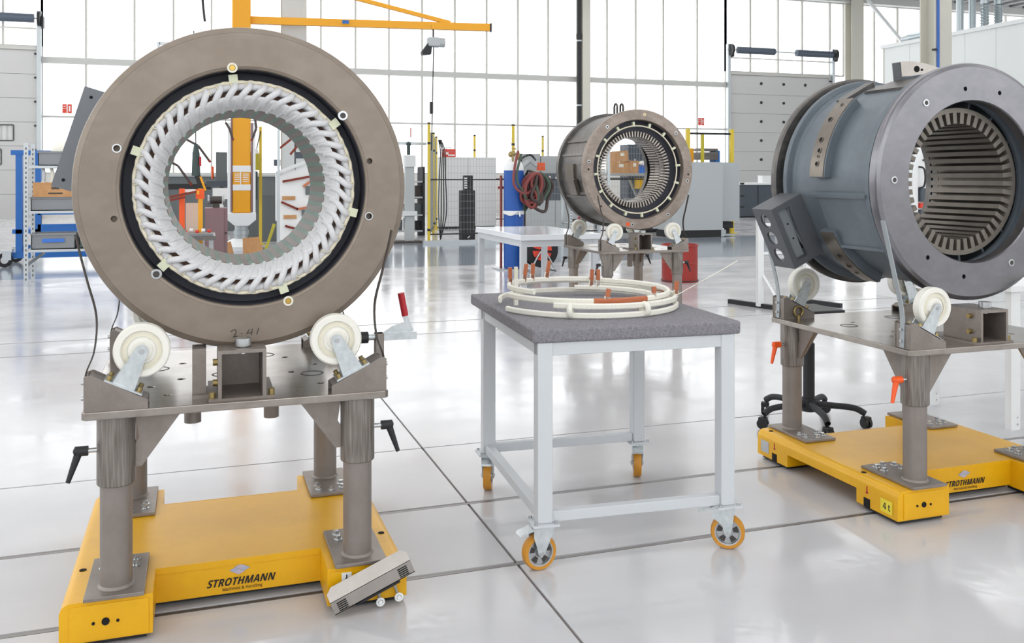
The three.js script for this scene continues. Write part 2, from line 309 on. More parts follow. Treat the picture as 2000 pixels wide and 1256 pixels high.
// sectional doors with balance springs
function sectionalDoor(n, label, x0, x1, top, dots) {
  const d = struct('door_' + n, label), z = HZ0 + 0.1, w = x1 - x0, N = 7, ph = top / N;
  for (let i = 0; i < N; i++) {
    const y0 = i * ph, y1 = (i + 1) * ph - 0.012;
    if (!dots && (i === 2 || i === 3)) {              // sections with a vision panel
      const a = y0 + 0.2, b = y1 - 0.12, wx0 = x0 + 0.6, wx1 = x1 - (i === 2 ? 1.15 : 0.75);
      mesh('door_panel', [BX(x0, x1, y0, a, z, z + 0.06), BX(x0, x1, b, y1, z, z + 0.06), BX(x0, wx0, a, b, z, z + 0.06), BX(wx1, x1, a, b, z, z + 0.06)], M.doorPanel, d);
      mesh('vision_pane', BX(wx0, wx1, a, b, z + 0.025, z + 0.033), M.glass, d);
      mesh('pane_gasket', [BX(wx0, wx1, a - 0.03, a, z, z + 0.08), BX(wx0, wx1, b, b + 0.03, z, z + 0.08), BX(wx0 - 0.03, wx0, a, b, z, z + 0.08), BX(wx1, wx1 + 0.03, a, b, z, z + 0.08)], M.black, d);
    } else mesh('door_panel', BX(x0, x1, y0, y1, z, z + 0.06), M.doorPanel, d);
    if (dots) for (const dx of [1.69, 2.93, 4.14]) mesh('plug', C(0.07, 0.03, 'z', x0 + dx, y0 + ph * 0.58, z + 0.07, 10), M.black, d);
  }
  mesh('joint_backing', BX(x0, x1, 0, top, z - 0.03, z), M.doorPanel, d);
  mesh('header', [BX(x0, x1, top, top + 0.12, HZ0, z + 0.12)], M.frame, d);
  for (const x of [x0 - 0.1, x1 + 0.1]) mesh('guide_track', [BX(x - 0.07, x + 0.07, 0, top + 1.4, z, z + 0.2)], M.galv, d);
  each('track_hinge', Array.from({ length: N }, (_, i) => B(0.07, 0.06, 0.08, x1 - 0.03, (i + 0.5) * ph + 0.3, z + 0.1)), M.black, d);
  mesh('shaft', C(0.025, w + 0.5, 'x', (x0 + x1) / 2, top + 1.12, z + 0.25, 8), M.galv, d);
  const cover = (a, b) => { mesh('balance_spring', C(0.16, b - a, 'x', (a + b) / 2, top + 1.12, z + 0.25, 14), M.springBlue, d); };
  cover(x0 + 0.3, x0 + w * 0.41); cover(x0 + w * 0.63, x1 - 0.05);
  for (const x of [x0 - 0.05, x1 + 0.12]) mesh('cable_drum', [C(0.27, 0.1, 'x', x, top + 1.12, z + 0.25, 16), B(0.08, 0.4, 0.3, x + 0.1, top + 1.0, z + 0.15)], M.black, d);
  mesh('spring_rail', BX(x0, x1, top + 0.75, top + 0.8, z + 0.05, z + 0.12), M.frame, d);
  return d;
}
sectionalDoor(1, 'grey sectional door with vision panels at the left edge', -10.6, -5.62, 6.1, false);
sectionalDoor(2, 'pale grey sectional door with black plugs beside the grey stator', 23.32, 28.9, 6.25, true);
for (const [x, y, l] of [[-4.62, 3.83, 'small red and white emergency sign on the transom left of the wound stator'], [21.85, 3.86, 'small red and white emergency sign on the transom beside the yellow posts']]) {
  const s = thing('emergency_sign', l, 'sign', [x, y, HZ0 + 0.07]);
  mesh('board', B(0.34, 0.34, 0.03, 0, 0.17, 0), M.white, s);
  each('pictogram', [B(0.13, 0.15, 0.01, -0.08, 0.255, 0.016), B(0.13, 0.15, 0.01, -0.08, 0.085, 0.016), B(0.13, 0.32, 0.01, 0.09, 0.17, 0.016)], M.redBox, s);
  each('pictogram', [B(0.05, 0.2, 0.01, 0.09, 0.17, 0.023), B(0.08, 0.03, 0.01, -0.08, 0.25, 0.023)], M.white, s);
}
// the white room inside the hall, at the right
{
  const t = struct('wall_room', 'white panelled room standing inside the hall behind the grey stator'), x0 = 22, h = 5.84;
  for (let z = -25.5; z < -2.1; z += 1.15) mesh('wall_panel', BX(x0, x0 + 0.1, 0, h, z + 0.006, z + 1.144), M.roomPanel, t);
  for (let x = x0; x < 31; x += 1.15) mesh('wall_panel', BX(x + 0.006, x + 1.144, 0, h, -25.6, -25.5), M.roomPanel, t);
  mesh('panel_backing', [BX(x0 + 0.02, x0 + 0.08, 0, h, -25.5, -2.1), BX(x0, 31, 0, h, -25.58, -25.52)], M.frame, t);
  mesh('roof_panel', BX(x0 - 0.05, 31.2, h, h + 0.12, -25.65, -2), M.roomPanel, t);
  mesh('end_panel', [BX(x0, 31.2, 0, h, -2.1, -2), BX(31.1, 31.2, 0, h, -25.5, -2)], M.roomPanel, t);
}
{
  const d = thing('ventilation_duct', 'twin silver ventilation ducts bending down onto the white room roof', 'duct', [22.8, 5.96, -22.4]);
  for (const [x, z] of [[-0.1, -0.55], [0.35, -0.5]]) mesh('riser', C(0.11, 1.5, 'y', x, 0.75, z, 16), M.duct, d);
  for (const [x, z] of [[-0.1, 0.42], [0.35, 0.5]]) {
    mesh('flexible_hose', Array.from({ length: 9 }, (_, i) => LY([[0.1, i * 0.09], [0.13, i * 0.09 + 0.045], [0.1, i * 0.09 + 0.09]], 14, 1).translate(x, 0, z)), M.duct, d, 'ribbed silver hose');
    mesh('bend', T([[x, 0.8, z], [x, 1.05, z - 0.02], [x, 1.32, z - 0.2], [x, 1.42, z - 0.5], [x, 1.42, z - 1.0]], 0.12, 20, 14), M.duct, d);
  }
  const e = thing('ventilation_silencer', 'silver horizontal duct section lying on the white room roof beside the column', 'duct', [22.6, 5.96, -25.1]);
  mesh('barrel', C(0.15, 1.1, 'z', 0, 0.2, 0.75, 18), M.duct, e); mesh('reducer', C(0.15, 0.25, 'z', 0, 0.2, 0.08, 18, 0.1), M.duct, e); mesh('end_grille', C(0.1, 0.2, 'z', 0, 0.2, -0.14, 18), M.galv, e);
  each('foot', [B(0.26, 0.1, 0.08, 0, 0.05, 0.4), B(0.26, 0.1, 0.08, 0, 0.05, 1.1)], M.galv, e);
}
// ---------------------------------------------------------------- rail carts, stands and stators
const logoTex = print(1024, 400, (x, w, h) => {
  x.clearRect(0, 0, w, h); x.textAlign = 'center'; x.textBaseline = 'alphabetic';
  x.fillStyle = '#a3a8bd'; x.save(); x.translate(505, 78); x.transform(1, 0, -0.18, 1, 0, 0);
  const dia = (cx, cy, a, b) => { x.beginPath(); x.moveTo(cx - a, cy); x.lineTo(cx, cy - b); x.lineTo(cx + a, cy); x.lineTo(cx, cy + b); x.closePath(); x.fill(); };
  dia(-62, 6, 70, 34); dia(62, -6, 70, 34); x.fillStyle = '#b9aeb8'; dia(0, -36, 72, 34); dia(0, 36, 72, 34); x.restore();
  x.fillStyle = '#17110f'; x.save(); x.transform(1, 0, -0.3, 1, 90, 0); x.font = 'bold 138px sans-serif'; x.save(); x.translate(512, 280); x.scale(0.92, 1); x.fillText('STROTHMANN', 0, 0); x.restore(); x.restore();
  x.fillStyle = '#6b4a10'; x.font = '54px sans-serif'; x.fillText('Machines & Handling', 540, 345);
});
const boltGeo = (r, h) => geo([C(r, h, 'y', 0, h / 2, 0, 6), C(r * 1.5, h * 0.22, 'y', 0, h * 0.11, 0, 14)]);
const G = { bolt: boltGeo(0.011, 0.016) };
G.bolt.userData.ready = true;
function railCart(pos, label, extras) {
  const t = thing('rail_cart', label, 'cart', pos, 0, 'yellow rail carts'), W = 0.556, D = 0.522, H = 0.15, nx = 0.28, nz = 0.325, r = 0.035;
  const body = [];
  const corner = (sx, z0, z1, y0) => {                 // profile with the outer upper edge rounded, run along z
    const p = [[nx, y0], [W, y0], [W, H - r]]; for (let i = 1; i <= 6; i++) { const a = i / 6 * PI / 2; p.push([W - r + r * Math.cos(a), H - r + r * Math.sin(a)]); } p.push([nx, H]);
    const g = X(p, z1 - z0, 0).translate(0, 0, z0); if (sx < 0) g.rotateY(PI).translate(0, 0, z0 + z1); return g;
  };
  for (const sx of [-1, 1]) { body.push(corner(sx, 0.26, D, 0.022), corner(sx, -D, -0.26, 0.022), corner(sx, -0.26, 0.26, 0.085)); }
  body.push(BX(-nx, nx, 0.03, H, -nz, nz));
  mesh('body', body, M.yellow, t);
  each('deck_lip', [BX(-nx, nx, 0.128, H + 0.0005, nz, nz + 0.004), BX(-nx, nx, 0.128, H + 0.0005, -nz - 0.004, -nz)], M.yellow, t);
  for (const sx of [-1, 1]) {
    mesh('end_cover', [BX(sx * nx + sx * 0.012, sx * (W - 0.03), 0.028, H - 0.012, D, D + 0.003)], M.yellow, t);
    mesh('port_shade', [C(0.012, 0.006, 'z', sx * 0.42, 0.082, D + 0.003, 16), C(0.005, 0.006, 'z', sx * 0.42 - 0.036, 0.08, D + 0.003, 10), C(0.005, 0.006, 'z', sx * 0.42 + 0.036, 0.08, D + 0.003, 10)], M.hole, t, 'dark discs painted as shade in round sockets');  // flat dark discs paint the shade inside the sockets
    for (const z of [0.33, -0.37]) {
      mesh('arrow_mark', [B(0.003, 0.028, 0.006, sx * W, 0.1, z), B(0.003, 0.008, 0.014, sx * W, 0.085, z)], M.redHandle, t);
      mesh('wheel_opening_shade', BX(sx * (W - 0.01), sx * (W + 0.002), 0.02, 0.06, z - 0.02, z + 0.02), M.hole, t);  // dark block painted in for the shade of a wheel opening
      mesh('wheel', C(0.03, 0.03, 'x', sx * (W - 0.05), 0.03, z, 16), M.black, t);
    }
    for (const z of [0.36, -0.36]) mesh('deck_hole_shade', C(0.012, 0.003, 'y', sx * 0.515, H, z - 0.1, 12), M.hole, t);  // dark disc on the deck, shade of a hole put into colour
  }
  for (const sx of [-1, 1]) for (const sz of [-1, 1]) mesh('wheel_box', BX(sx * 0.3, sx * (W - 0.02), 0.004, 0.03, sz * 0.29, sz * (D - 0.02)), M.black, t);
  mesh('undercarriage', BX(-nx, nx, 0.012, 0.032, -nz + 0.03, nz - 0.03), M.black, t);
  decal('lettering', 0.272, 0.106, logoTex, [0.0, 0.079, nz + 0.002], [0, 0, 0], t, 'dark slanted maker lettering with grey diamond emblem');
  if (extras) extras(t);
  return t;
}
function lever(x, y, z, sx, mat, t) {
  mesh('lever_stud', C(0.008, 0.035, 'x', x + sx * 0.015, y, z, 8), M.boltSteel, t);
  const l = mesh('clamp_lever', [C(0.016, 0.04, 'x', x + sx * 0.045, y, z, 10), rod([x + sx * 0.052, y, z], [x + sx * 0.084, y - 0.095, z + 0.012], 0.0135, 10, 0.0075), new THREE.SphereGeometry(0.016, 10, 8).translate(x + sx * 0.055, y, z)], mat, t);
  return l;
}
function caster(t, cx, cy, z, sx, base, mats) {         // nylon roller in a zinc fork; fork stands square on the sloped bracket
  const [bx, by] = base, dir = V(cx - bx, cy - by, 0).normalize(), nrm = V(-dir.y, dir.x, 0);
  const w = mesh('roller', L([[0.012, -0.024], [0.03, -0.026], [0.036, -0.018], [0.062, -0.014], [0.066, -0.024], [0.083, -0.024], [0.088, -0.018], [0.088, 0.018], [0.083, 0.024], [0.066, 0.024], [0.062, 0.014], [0.036, 0.018], [0.03, 0.026], [0.012, 0.024]], 48).translate(cx, cy, z), M.nylon, t, 'white nylon roller');
  mesh('hub', L([[0.046, -0.0195], [0.061, -0.0148], [0.0615, 0.0148], [0.046, 0.0195]], 32).translate(cx, cy, z), M.nylonCream, w);
  const f = [];
  for (const s of [-1, 1]) {
    const p = [], len = Math.hypot(cx - bx, cy - by);
    p.push([-0.036, 0], [0.036, 0], [0.02, len]); for (let i = 1; i < 8; i++) { const a = i / 8 * PI; p.push([0.02 * Math.cos(a), len + 0.02 * Math.sin(a)]); } p.push([-0.02, len]);
    const ang = Math.atan2(dir.y, dir.x) - PI / 2;
    f.push(X(p, 0.005, 0).translate(0, 0, -0.0025).rotateZ(ang).translate(bx, by, z + s * 0.034));
  }
  const ang = Math.atan2(dir.y, dir.x) - PI / 2;
  f.push(B(0.07, 0.006, 0.062).translate(0, 0.003, 0).rotateZ(ang).translate(bx, by, z));
  const fk = mesh('fork', f, M.zinc, t, 'bright zinc caster fork');
  mesh('axle', [C(0.009, 0.084, 'z', cx, cy, z, 8)], M.boltSteel, fk);
  mesh('base_plate', B(0.125, 0.006, 0.1).translate(0, -0.003, 0).rotateZ(ang).translate(bx, by, z), M.zinc, t);
  for (const a of [-0.05, 0.05]) for (const b of [-0.032, 0.032]) mesh('bolt', C(0.009, 0.014, 'y', 0, 0.007, 0, 6).translate(a, 0, b).rotateZ(ang).translate(bx, by, z), M.yellowZinc, t);
}
function stand(pos, label, o) {                          // lift stand on four telescopic legs
  const t = thing('stator_stand', label, 'stand', pos, 0, 'steel stands on the yellow carts'), TOP = 0.75, TH = 0.026;
  const pw = 0.492, zf = 0.525, zr = -0.5, ch = 0.012;
  mesh('top_plate', X([[-pw + ch, zr], [pw - ch, zr], [pw, zr + ch], [pw, zf - ch], [pw - ch, zf], [-pw + ch, zf], [-pw, zf - ch], [-pw, zr + ch]], TH, 0.003, [[-0.2, 0.1], [0.2, 0.1], [-0.2, -0.2], [0.2, -0.2], [0, -0.05], [-0.3, 0.2], [0.3, -0.02], [0.28, 0.33], [-0.24, 0.35]].map(([x, z]) => [x, z, 0.013])).rotateX(PI / 2).translate(0, TOP, 0), M.standPlate, t);
  each('plate_ring', [[-0.05, 0.06], [0.27, 0.15], [-0.29, -0.12], [0.12, -0.28]].map(([x, z]) => L([[0.036, 0], [0.04, 0.0015], [0.044, 0]], 24).rotateX(-PI / 2).translate(x, TOP, z)), M.aluDark, t);
  for (const sx of [-1, 1]) for (const sz of [-1, 1]) {
    const x = sx * 0.395, z = sz * 0.445;
    const leg = mesh('leg', C(0.05, 0.4, 'y', x, 0.36, z, 28), M.tubeSteel, t);
    mesh('collar', [LY([[0.05, 0.5], [0.058, 0.497], [0.06, 0.5], [0.06, TOP - TH], [0.05, TOP - TH]], 32).translate(x, 0, z)], M.collarSteel, leg);
    const pz = z - sz * 0.075;                            // foot plate reaches inward, bolts at its inner end
    const foot = mesh('foot_plate', X([[-0.09, -0.165], [0.09, -0.165], [0.09, 0.165], [-0.09, 0.165]], 0.013, 0.002).rotateX(PI / 2).translate(x, 0.1645, pz), M.stand, t);
    for (const [dx, dz] of [[-0.05, -0.11], [0.05, -0.11], [-0.05, -0.06], [0.05, -0.06], [0, -0.13]]) { const b = mesh('bolt', G.bolt, M.boltSteel, foot); b.position.set(x + dx, 0.1645, pz + sz * dz); }
    mesh('weld', L([[0.05, 0], [0.057, 0], [0.05, 0.008]], 24, 1.5).rotateX(-PI / 2).translate(x, 0.1645, z), M.tubeSteel, leg);
    const gus = X([[0.058, TOP - TH], [0.2, TOP - TH], [0.2, TOP - TH - 0.012], [0.078, 0.545], [0.058, 0.545], [0.058, 0.62], [0.07, 0.64]], 0.012);
    const g1 = gus.clone().translate(0, 0, -0.006); if (sx > 0) g1.rotateY(PI);
    mesh('gusset', g1.translate(x, 0, z), M.stand, t);
    mesh('gusset', gus.clone().translate(0, 0, -0.006).rotateY(sz > 0 ? PI / 2 : -PI / 2).translate(x, 0, z), M.stand, t);
    lever(x + sx * 0.058, o.leverY ?? 0.612, z + 0.01, o.leverSide ? o.leverSide : sx, o.leverMat, t);
    // sloped roller bracket, caster and guard strap
    const bz = sz > 0 ? 0.47 : -0.44, bx0 = sx * 0.485, bx1 = sx * 0.295;
    const wed = [[bx0, TOP], [bx0, TOP + 0.112], [bx0 - sx * 0.018, TOP + 0.118], [bx1, TOP + 0.028], [bx1, TOP]];
    if (sx > 0) wed.reverse();
    const br = mesh('roller_bracket', [X(wed, 0.008).translate(0, 0, bz + 0.042), X(wed, 0.008).translate(0, 0, bz - 0.05), BX(bx0 - sx * 0.008, bx0 - sx * 0.002, TOP + 0.001, TOP + 0.109, bz - 0.0415, bz + 0.0415)], M.stand, t);
    const cx = sx * o.rollX, cy = o.rollY, bx = sx * (o.rollX + 0.053), by = TOP + 0.074;
    mesh('bracket_top', beam([bx0 - sx * 0.014, TOP + 0.1135, bz], [bx1 + sx * 0.004, TOP + 0.026, bz], 0.0995, 0.0065, [sx * -0.43, 0.9, 0]), M.stand, br);
    caster(t, cx, cy, bz, sx, [bx, by], {});
    if (!o.noStrap) {
      const st = new THREE.CatmullRomCurve3(o.strap(sx).map(([a, b]) => V(a, b, 0))).getPoints(28).map((p) => [p.x, p.y]), g = [];
      for (let i = 0; i < st.length - 1; i++) g.push(beam([sx * st[i][0], st[i][1], bz], [sx * st[i + 1][0], st[i + 1][1], bz], 0.004, 0.026));
      mesh('guard_strap', g, o.strapMat, t, 'flat bent guard strap');
      for (const y of [TOP + 0.035, TOP + 0.085]) mesh('bolt', C(0.007, 0.012, 'x', bx0 + sx * 0.007, y, bz, 6), M.boltSteel, t);
    }
    if (o.eye && sx < 0 && sz < 0) mesh('eye_bolt', [new THREE.TorusGeometry(0.026, 0.006, 8, 20).translate(bx0 + 0.085, TOP + 0.04, bz + 0.058), C(0.008, 0.02, 'y', bx0 + 0.085, TOP + 0.01, bz + 0.058, 8)], M.yellowZinc, t, 'brass coloured eye bolt');
  }
  // jacking boxes under both flanges
  for (const sz of [1]) {
    const z0 = sz > 0 ? 0.5 : -0.48, z1 = sz > 0 ? 0.2 : -0.22, h = o.jackTop - 0.03 - TOP, w = 0.078;
    const box = mesh('jack_box', [BX(-w, -w + 0.012, TOP + 0.008, TOP + h - 0.012, z0, z0 - sz * 0.22), BX(w - 0.012, w, TOP + 0.008, TOP + h - 0.012, z0, z0 - sz * 0.22), BX(-w, w, TOP + h - 0.012, TOP + h, z0, z0 - sz * 0.22), BX(-w - 0.03, w + 0.03, TOP, TOP + 0.008, z0, z1), BX(-w + 0.012, w - 0.012, TOP + 0.008, TOP + h - 0.012, z0 - sz * 0.212, z0 - sz * 0.22)], M.stand, t);
    mesh('jack_screw', [C(0.014, 0.05, 'y', 0.005, TOP + h + 0.002, z0 - sz * 0.06, 12), C(0.027, 0.026, 'y', 0.005, o.jackTop - 0.013, z0 - sz * 0.06, 20)], M.boltSteel, box, 'bright steel jack screw');
    each('bolt', [C(0.012, 0.02, 'y', w + 0.018, TOP + 0.018, z0 - sz * 0.02, 6), C(0.012, 0.02, 'y', -w - 0.018, TOP + 0.018, z0 - sz * 0.02, 6), C(0.012, 0.02, 'x', -w - 0.006, TOP + 0.12, z0 - sz * 0.06, 6), C(0.012, 0.02, 'x', -w - 0.006, TOP + 0.05, z0 - sz * 0.06, 6)], M.yellowZinc, box);
  }
  for (const [x, z, l] of [[-0.16, 0.16, 0.12], [0.14, -0.14, 0.2]]) mesh('guide_tube', C(0.03, l, 'y', x, TOP - TH - l / 2, z, 18), M.tubeSteel, t);
  if (o.guide) mesh('jack_guide', [BX(-0.16, -0.115, TOP, TOP + 0.165, 0.33, 0.42), BX(-0.16, -0.08, TOP, TOP + 0.012, 0.3, 0.44)], M.stand, t);
  if (o.extras) o.extras(t);
  return t;
}
const strapBent = (r) => (sx) => [[0.487, 0.755], [0.484, 0.86], [0.46, 0.93], [0.452, 1.045], [0.48, 1.165], [0.505, 1.27], [0.513, 1.31]];
const strapLean = (sx) => [[0.487, 0.755], [0.487, 0.9], [0.53, 1.08], [0.59, 1.31]];

const CZ = -3.722;
railCart([0.136, 0, CZ], 'yellow rail cart carrying the stand of the stator with white windings', (t) => {
  mesh('sticker', B(0.034, 0.034, 0.001, 0.345, 0.115, 0.5258), M.white, t, 'white sticker with a black arrow');
  mesh('sticker_arrow', [B(0.004, 0.014, 0.001, 0.345, 0.118, 0.5268), X([[-0.006, 0], [0, -0.009], [0.006, 0]].reverse(), 0.001).translate(0.345, 0.113, 0.5265)], M.black, t);
});
railCart([3.385, 0, CZ], 'yellow rail cart marked 4 t under the empty grey stator', (t) => {
  const tx = print(200, 140, (x, w, h) => { x.fillStyle = '#e8d23a'; x.fillRect(0, 0, w, h); x.fillStyle = '#222'; x.font = 'bold 100px sans-serif'; x.textAlign = 'center'; x.fillText('4 t', 104, 108); });
  decal('load_label', 0.075, 0.058, tx, [-0.5585, 0.066, 0.455], [0, -PI / 2, 0], t, 'yellow load label reading 4 t', true);
  mesh('rating_plate', B(0.002, 0.06, 0.07, -0.557, 0.075, -0.455), M.alu, t, 'grey metal rating plate');
});
railCart([4.285, 0, -8.92], 'yellow rail cart under the far brown stator, mostly hidden by the grey carpet trolley');

stand([0.136, 0, CZ], 'brown steel stand with black clamp levers carrying the stator with white windings', {
  guide: true, rollX: 0.315, rollY: 0.932, leverMat: M.black, strap: strapBent(), strapMat: M.strapDark, jackTop: 0.948,
  extras: (t) => {                                       // toggle clamp with a red grip on the right side
    const c = mesh('toggle_clamp', [BX(0.5, 0.66, 0.872, 0.9, 0.2, 0.23), C(0.012, 0.06, 'x', 0.47, 0.886, 0.215, 10), beam([0.64, 0.9, 0.215], [0.615, 0.965, 0.215], 0.02, 0.008), X([[0.53, 0.9], [0.64, 0.9], [0.62, 0.94], [0.57, 0.925]], 0.008).translate(0, 0, 0.21)], M.zinc, t, 'zinc toggle clamp');
    mesh('clamp_grip', rod([0.617, 0.962, 0.215], [0.6, 1.05, 0.215], 0.013, 12), M.redHandle, c, 'red plastic grip');
    mesh('clamp_pad', [C(0.022, 0.045, 'x', 0.45, 0.886, 0.215, 14)], M.black, c);
    mesh('clamp_post', BX(0.5, 0.53, 0.75, 0.9, 0.19, 0.24), M.stand, t);
  },
});
stand([3.385, 0, CZ], 'steel stand with orange clamp levers carrying the empty grey stator', {
  rollX: 0.325, rollY: 0.925, leverMat: M.orange, leverSide: -1, strap: strapLean, strapMat: M.strapGalv, jackTop: 0.93, eye: true,
});
stand([4.285, 0, -8.92], 'steel stand with black clamp levers carrying the far brown stator', {
  rollX: 0.33, rollY: 0.94, leverMat: M.black, strap: strapBent(), strapMat: M.strapDark, jackTop: 0.95,
});

// slotted core: back ring plus single teeth
function slottedCore(t, rTip, rRoot, rBack, z0, z1, N, mat, toothFrac = 0.6, extra) {
  const core = mesh('core_ring', L([[rRoot, z0], [rRoot, z1], [rBack, z1], [rBack, z0], [rRoot, z0]], 96), mat, t, 'laminated core ring');
  const w0 = 2 * PI * rTip / N * toothFrac, w1 = w0 * 1.02;
  const tooth = geo(X([[-w0 / 2, rTip], [w0 / 2, rTip], [w1 / 2, rRoot + 0.002], [-w1 / 2, rRoot + 0.002]].reverse(), z1 - z0, 0.0015).translate(0, 0, z0)); tooth.userData.ready = true;
  for (let i = 0; i < N; i++) { const m = mesh('tooth', tooth, mat, core); m.rotation.z = (i + 0.5) / N * 2 * PI; if (extra) extra(core, (i + 1) / N * 2 * PI, i); }
  return core;
}
const ringAt = (r, deg) => [r * Math.cos(R(deg)), r * Math.sin(R(deg))];
function flangeFace(t, r0, r1, zf, depth, list, mat) {     // face ring of a flange with drilled bolt holes
  const sh = new THREE.Shape(); sh.absarc(0, 0, r1, 0, 2 * PI, false);
  const bore = new THREE.Path(); bore.absarc(0, 0, r0, 0, 2 * PI, true); sh.holes.push(bore);
  for (const [deg, kind, r] of list) if (kind === 'hole') { const [x, y] = ringAt(r, deg), p = new THREE.Path(); p.absarc(x, y, 0.0105, 0, 2 * PI, true); sh.holes.push(p); }
  mesh('flange_face', new THREE.ExtrudeGeometry(sh, { depth, bevelEnabled: false, curveSegments: 64 }).translate(0, 0, zf - depth), mat, t);
}
function flangeHardware(t, zf, list, seat = true) {      // [angle, kind, radius]
  for (const [deg, kind, r] of list) {
    const [x, y] = ringAt(r, deg);
    if (kind !== 'hole') { const s = mesh('screw', [L([[0.009, 0], [0.017, 0], [0.0175, 0.0025], [0.016, 0.0035], [0.009, 0.0035]], 20).translate(x, y, zf)], kind === 'brass' ? M.nylonCream : M.boltSteel, t); mesh('socket', C(0.0105, 0.007, 'z', x, y, zf, 12), kind === 'brass' ? M.brass : M.aluDark, s, kind === 'brass' ? 'brass coloured cap screw' : undefined); }
  }
}
function terminalBox(t, deg, r0, r1, tw, z0, z1, detail) {
  const g = new THREE.Group(); const a = R(deg);
  // local u = radial, v = tangential
  const put = (geoList) => (Array.isArray(geoList) ? geoList : [geoList]).map((q) => q.rotateZ(a));
  const w = 0.012, h = tw / 2, parts = [BX(r0, r1 - w, h - w, h, z0, z1), BX(r0, r1 - w, -h, -h + w, z0, z1)];
  if (!detail) parts.push(BX(r0, r1 - w, -h + w, h - w, z0, z0 + w));
  // outer face with three cable holes, laid across z
  const outer = X([[z0, -h], [z1, -h], [z1, h], [z0, h]], w, 0, detail ? [[(z0 + z1) / 2, -0.095, 0.038], [(z0 + z1) / 2, 0, 0.038], [(z0 + z1) / 2, 0.095, 0.038]] : []).rotateY(-PI / 2).translate(r1, 0, 0);
  parts.push(outer);
  const m = mesh('terminal_box', put(parts), M.boxGrey, t, detail ? 'dark grey terminal box with three round cable holes' : 'grey terminal box');
  const s = 0.03;
  mesh('box_front', put(detail ?  [BX(r0, r1, h - s, h, z1 + 0.0005, z1 + w), BX(r0, r1, -h, -h + s, z1 + 0.0005, z1 + w), BX(r1 - s, r1, -h + s, h - s, z1 + 0.0005, z1 + w), BX(r0, r0 + 0.09, -h + s, h - s, z1 + 0.0005, z1 + w)] : [BX(r0, r1 + 0.003, -h - 0.003, h + 0.003, z1 + 0.0005, z1 + 0.008)]), detail ? M.boxGrey : M.boxGreyLight, m);
  if (detail) mesh('terminal_rail', put([BX(r0 + 0.095, r0 + 0.14, -h + 0.03, h - 0.035, z1 - 0.05, z1 - 0.015)]), M.strapGalv, m, 'zinc rail with two holes painted as dark discs');
  if (detail) each('rail_hole_shade', put([C(0.005, 0.004, 'z', r0 + 0.118, 0.03, z1 - 0.014, 10), C(0.005, 0.004, 'z', r0 + 0.118, -0.05, z1 - 0.014, 10)]), M.hole, m);  // dark discs paint the shade of the rail holes
  if (!detail) each('rail_hole_shade', put([C(0.006, 0.004, 'z', r1 - 0.03, h - 0.03, z1 + 0.008, 10), C(0.006, 0.004, 'z', r1 - 0.03, -h + 0.03, z1 + 0.008, 10)]), M.hole, m);  // dark discs on the closed front, hole shade as colour
}
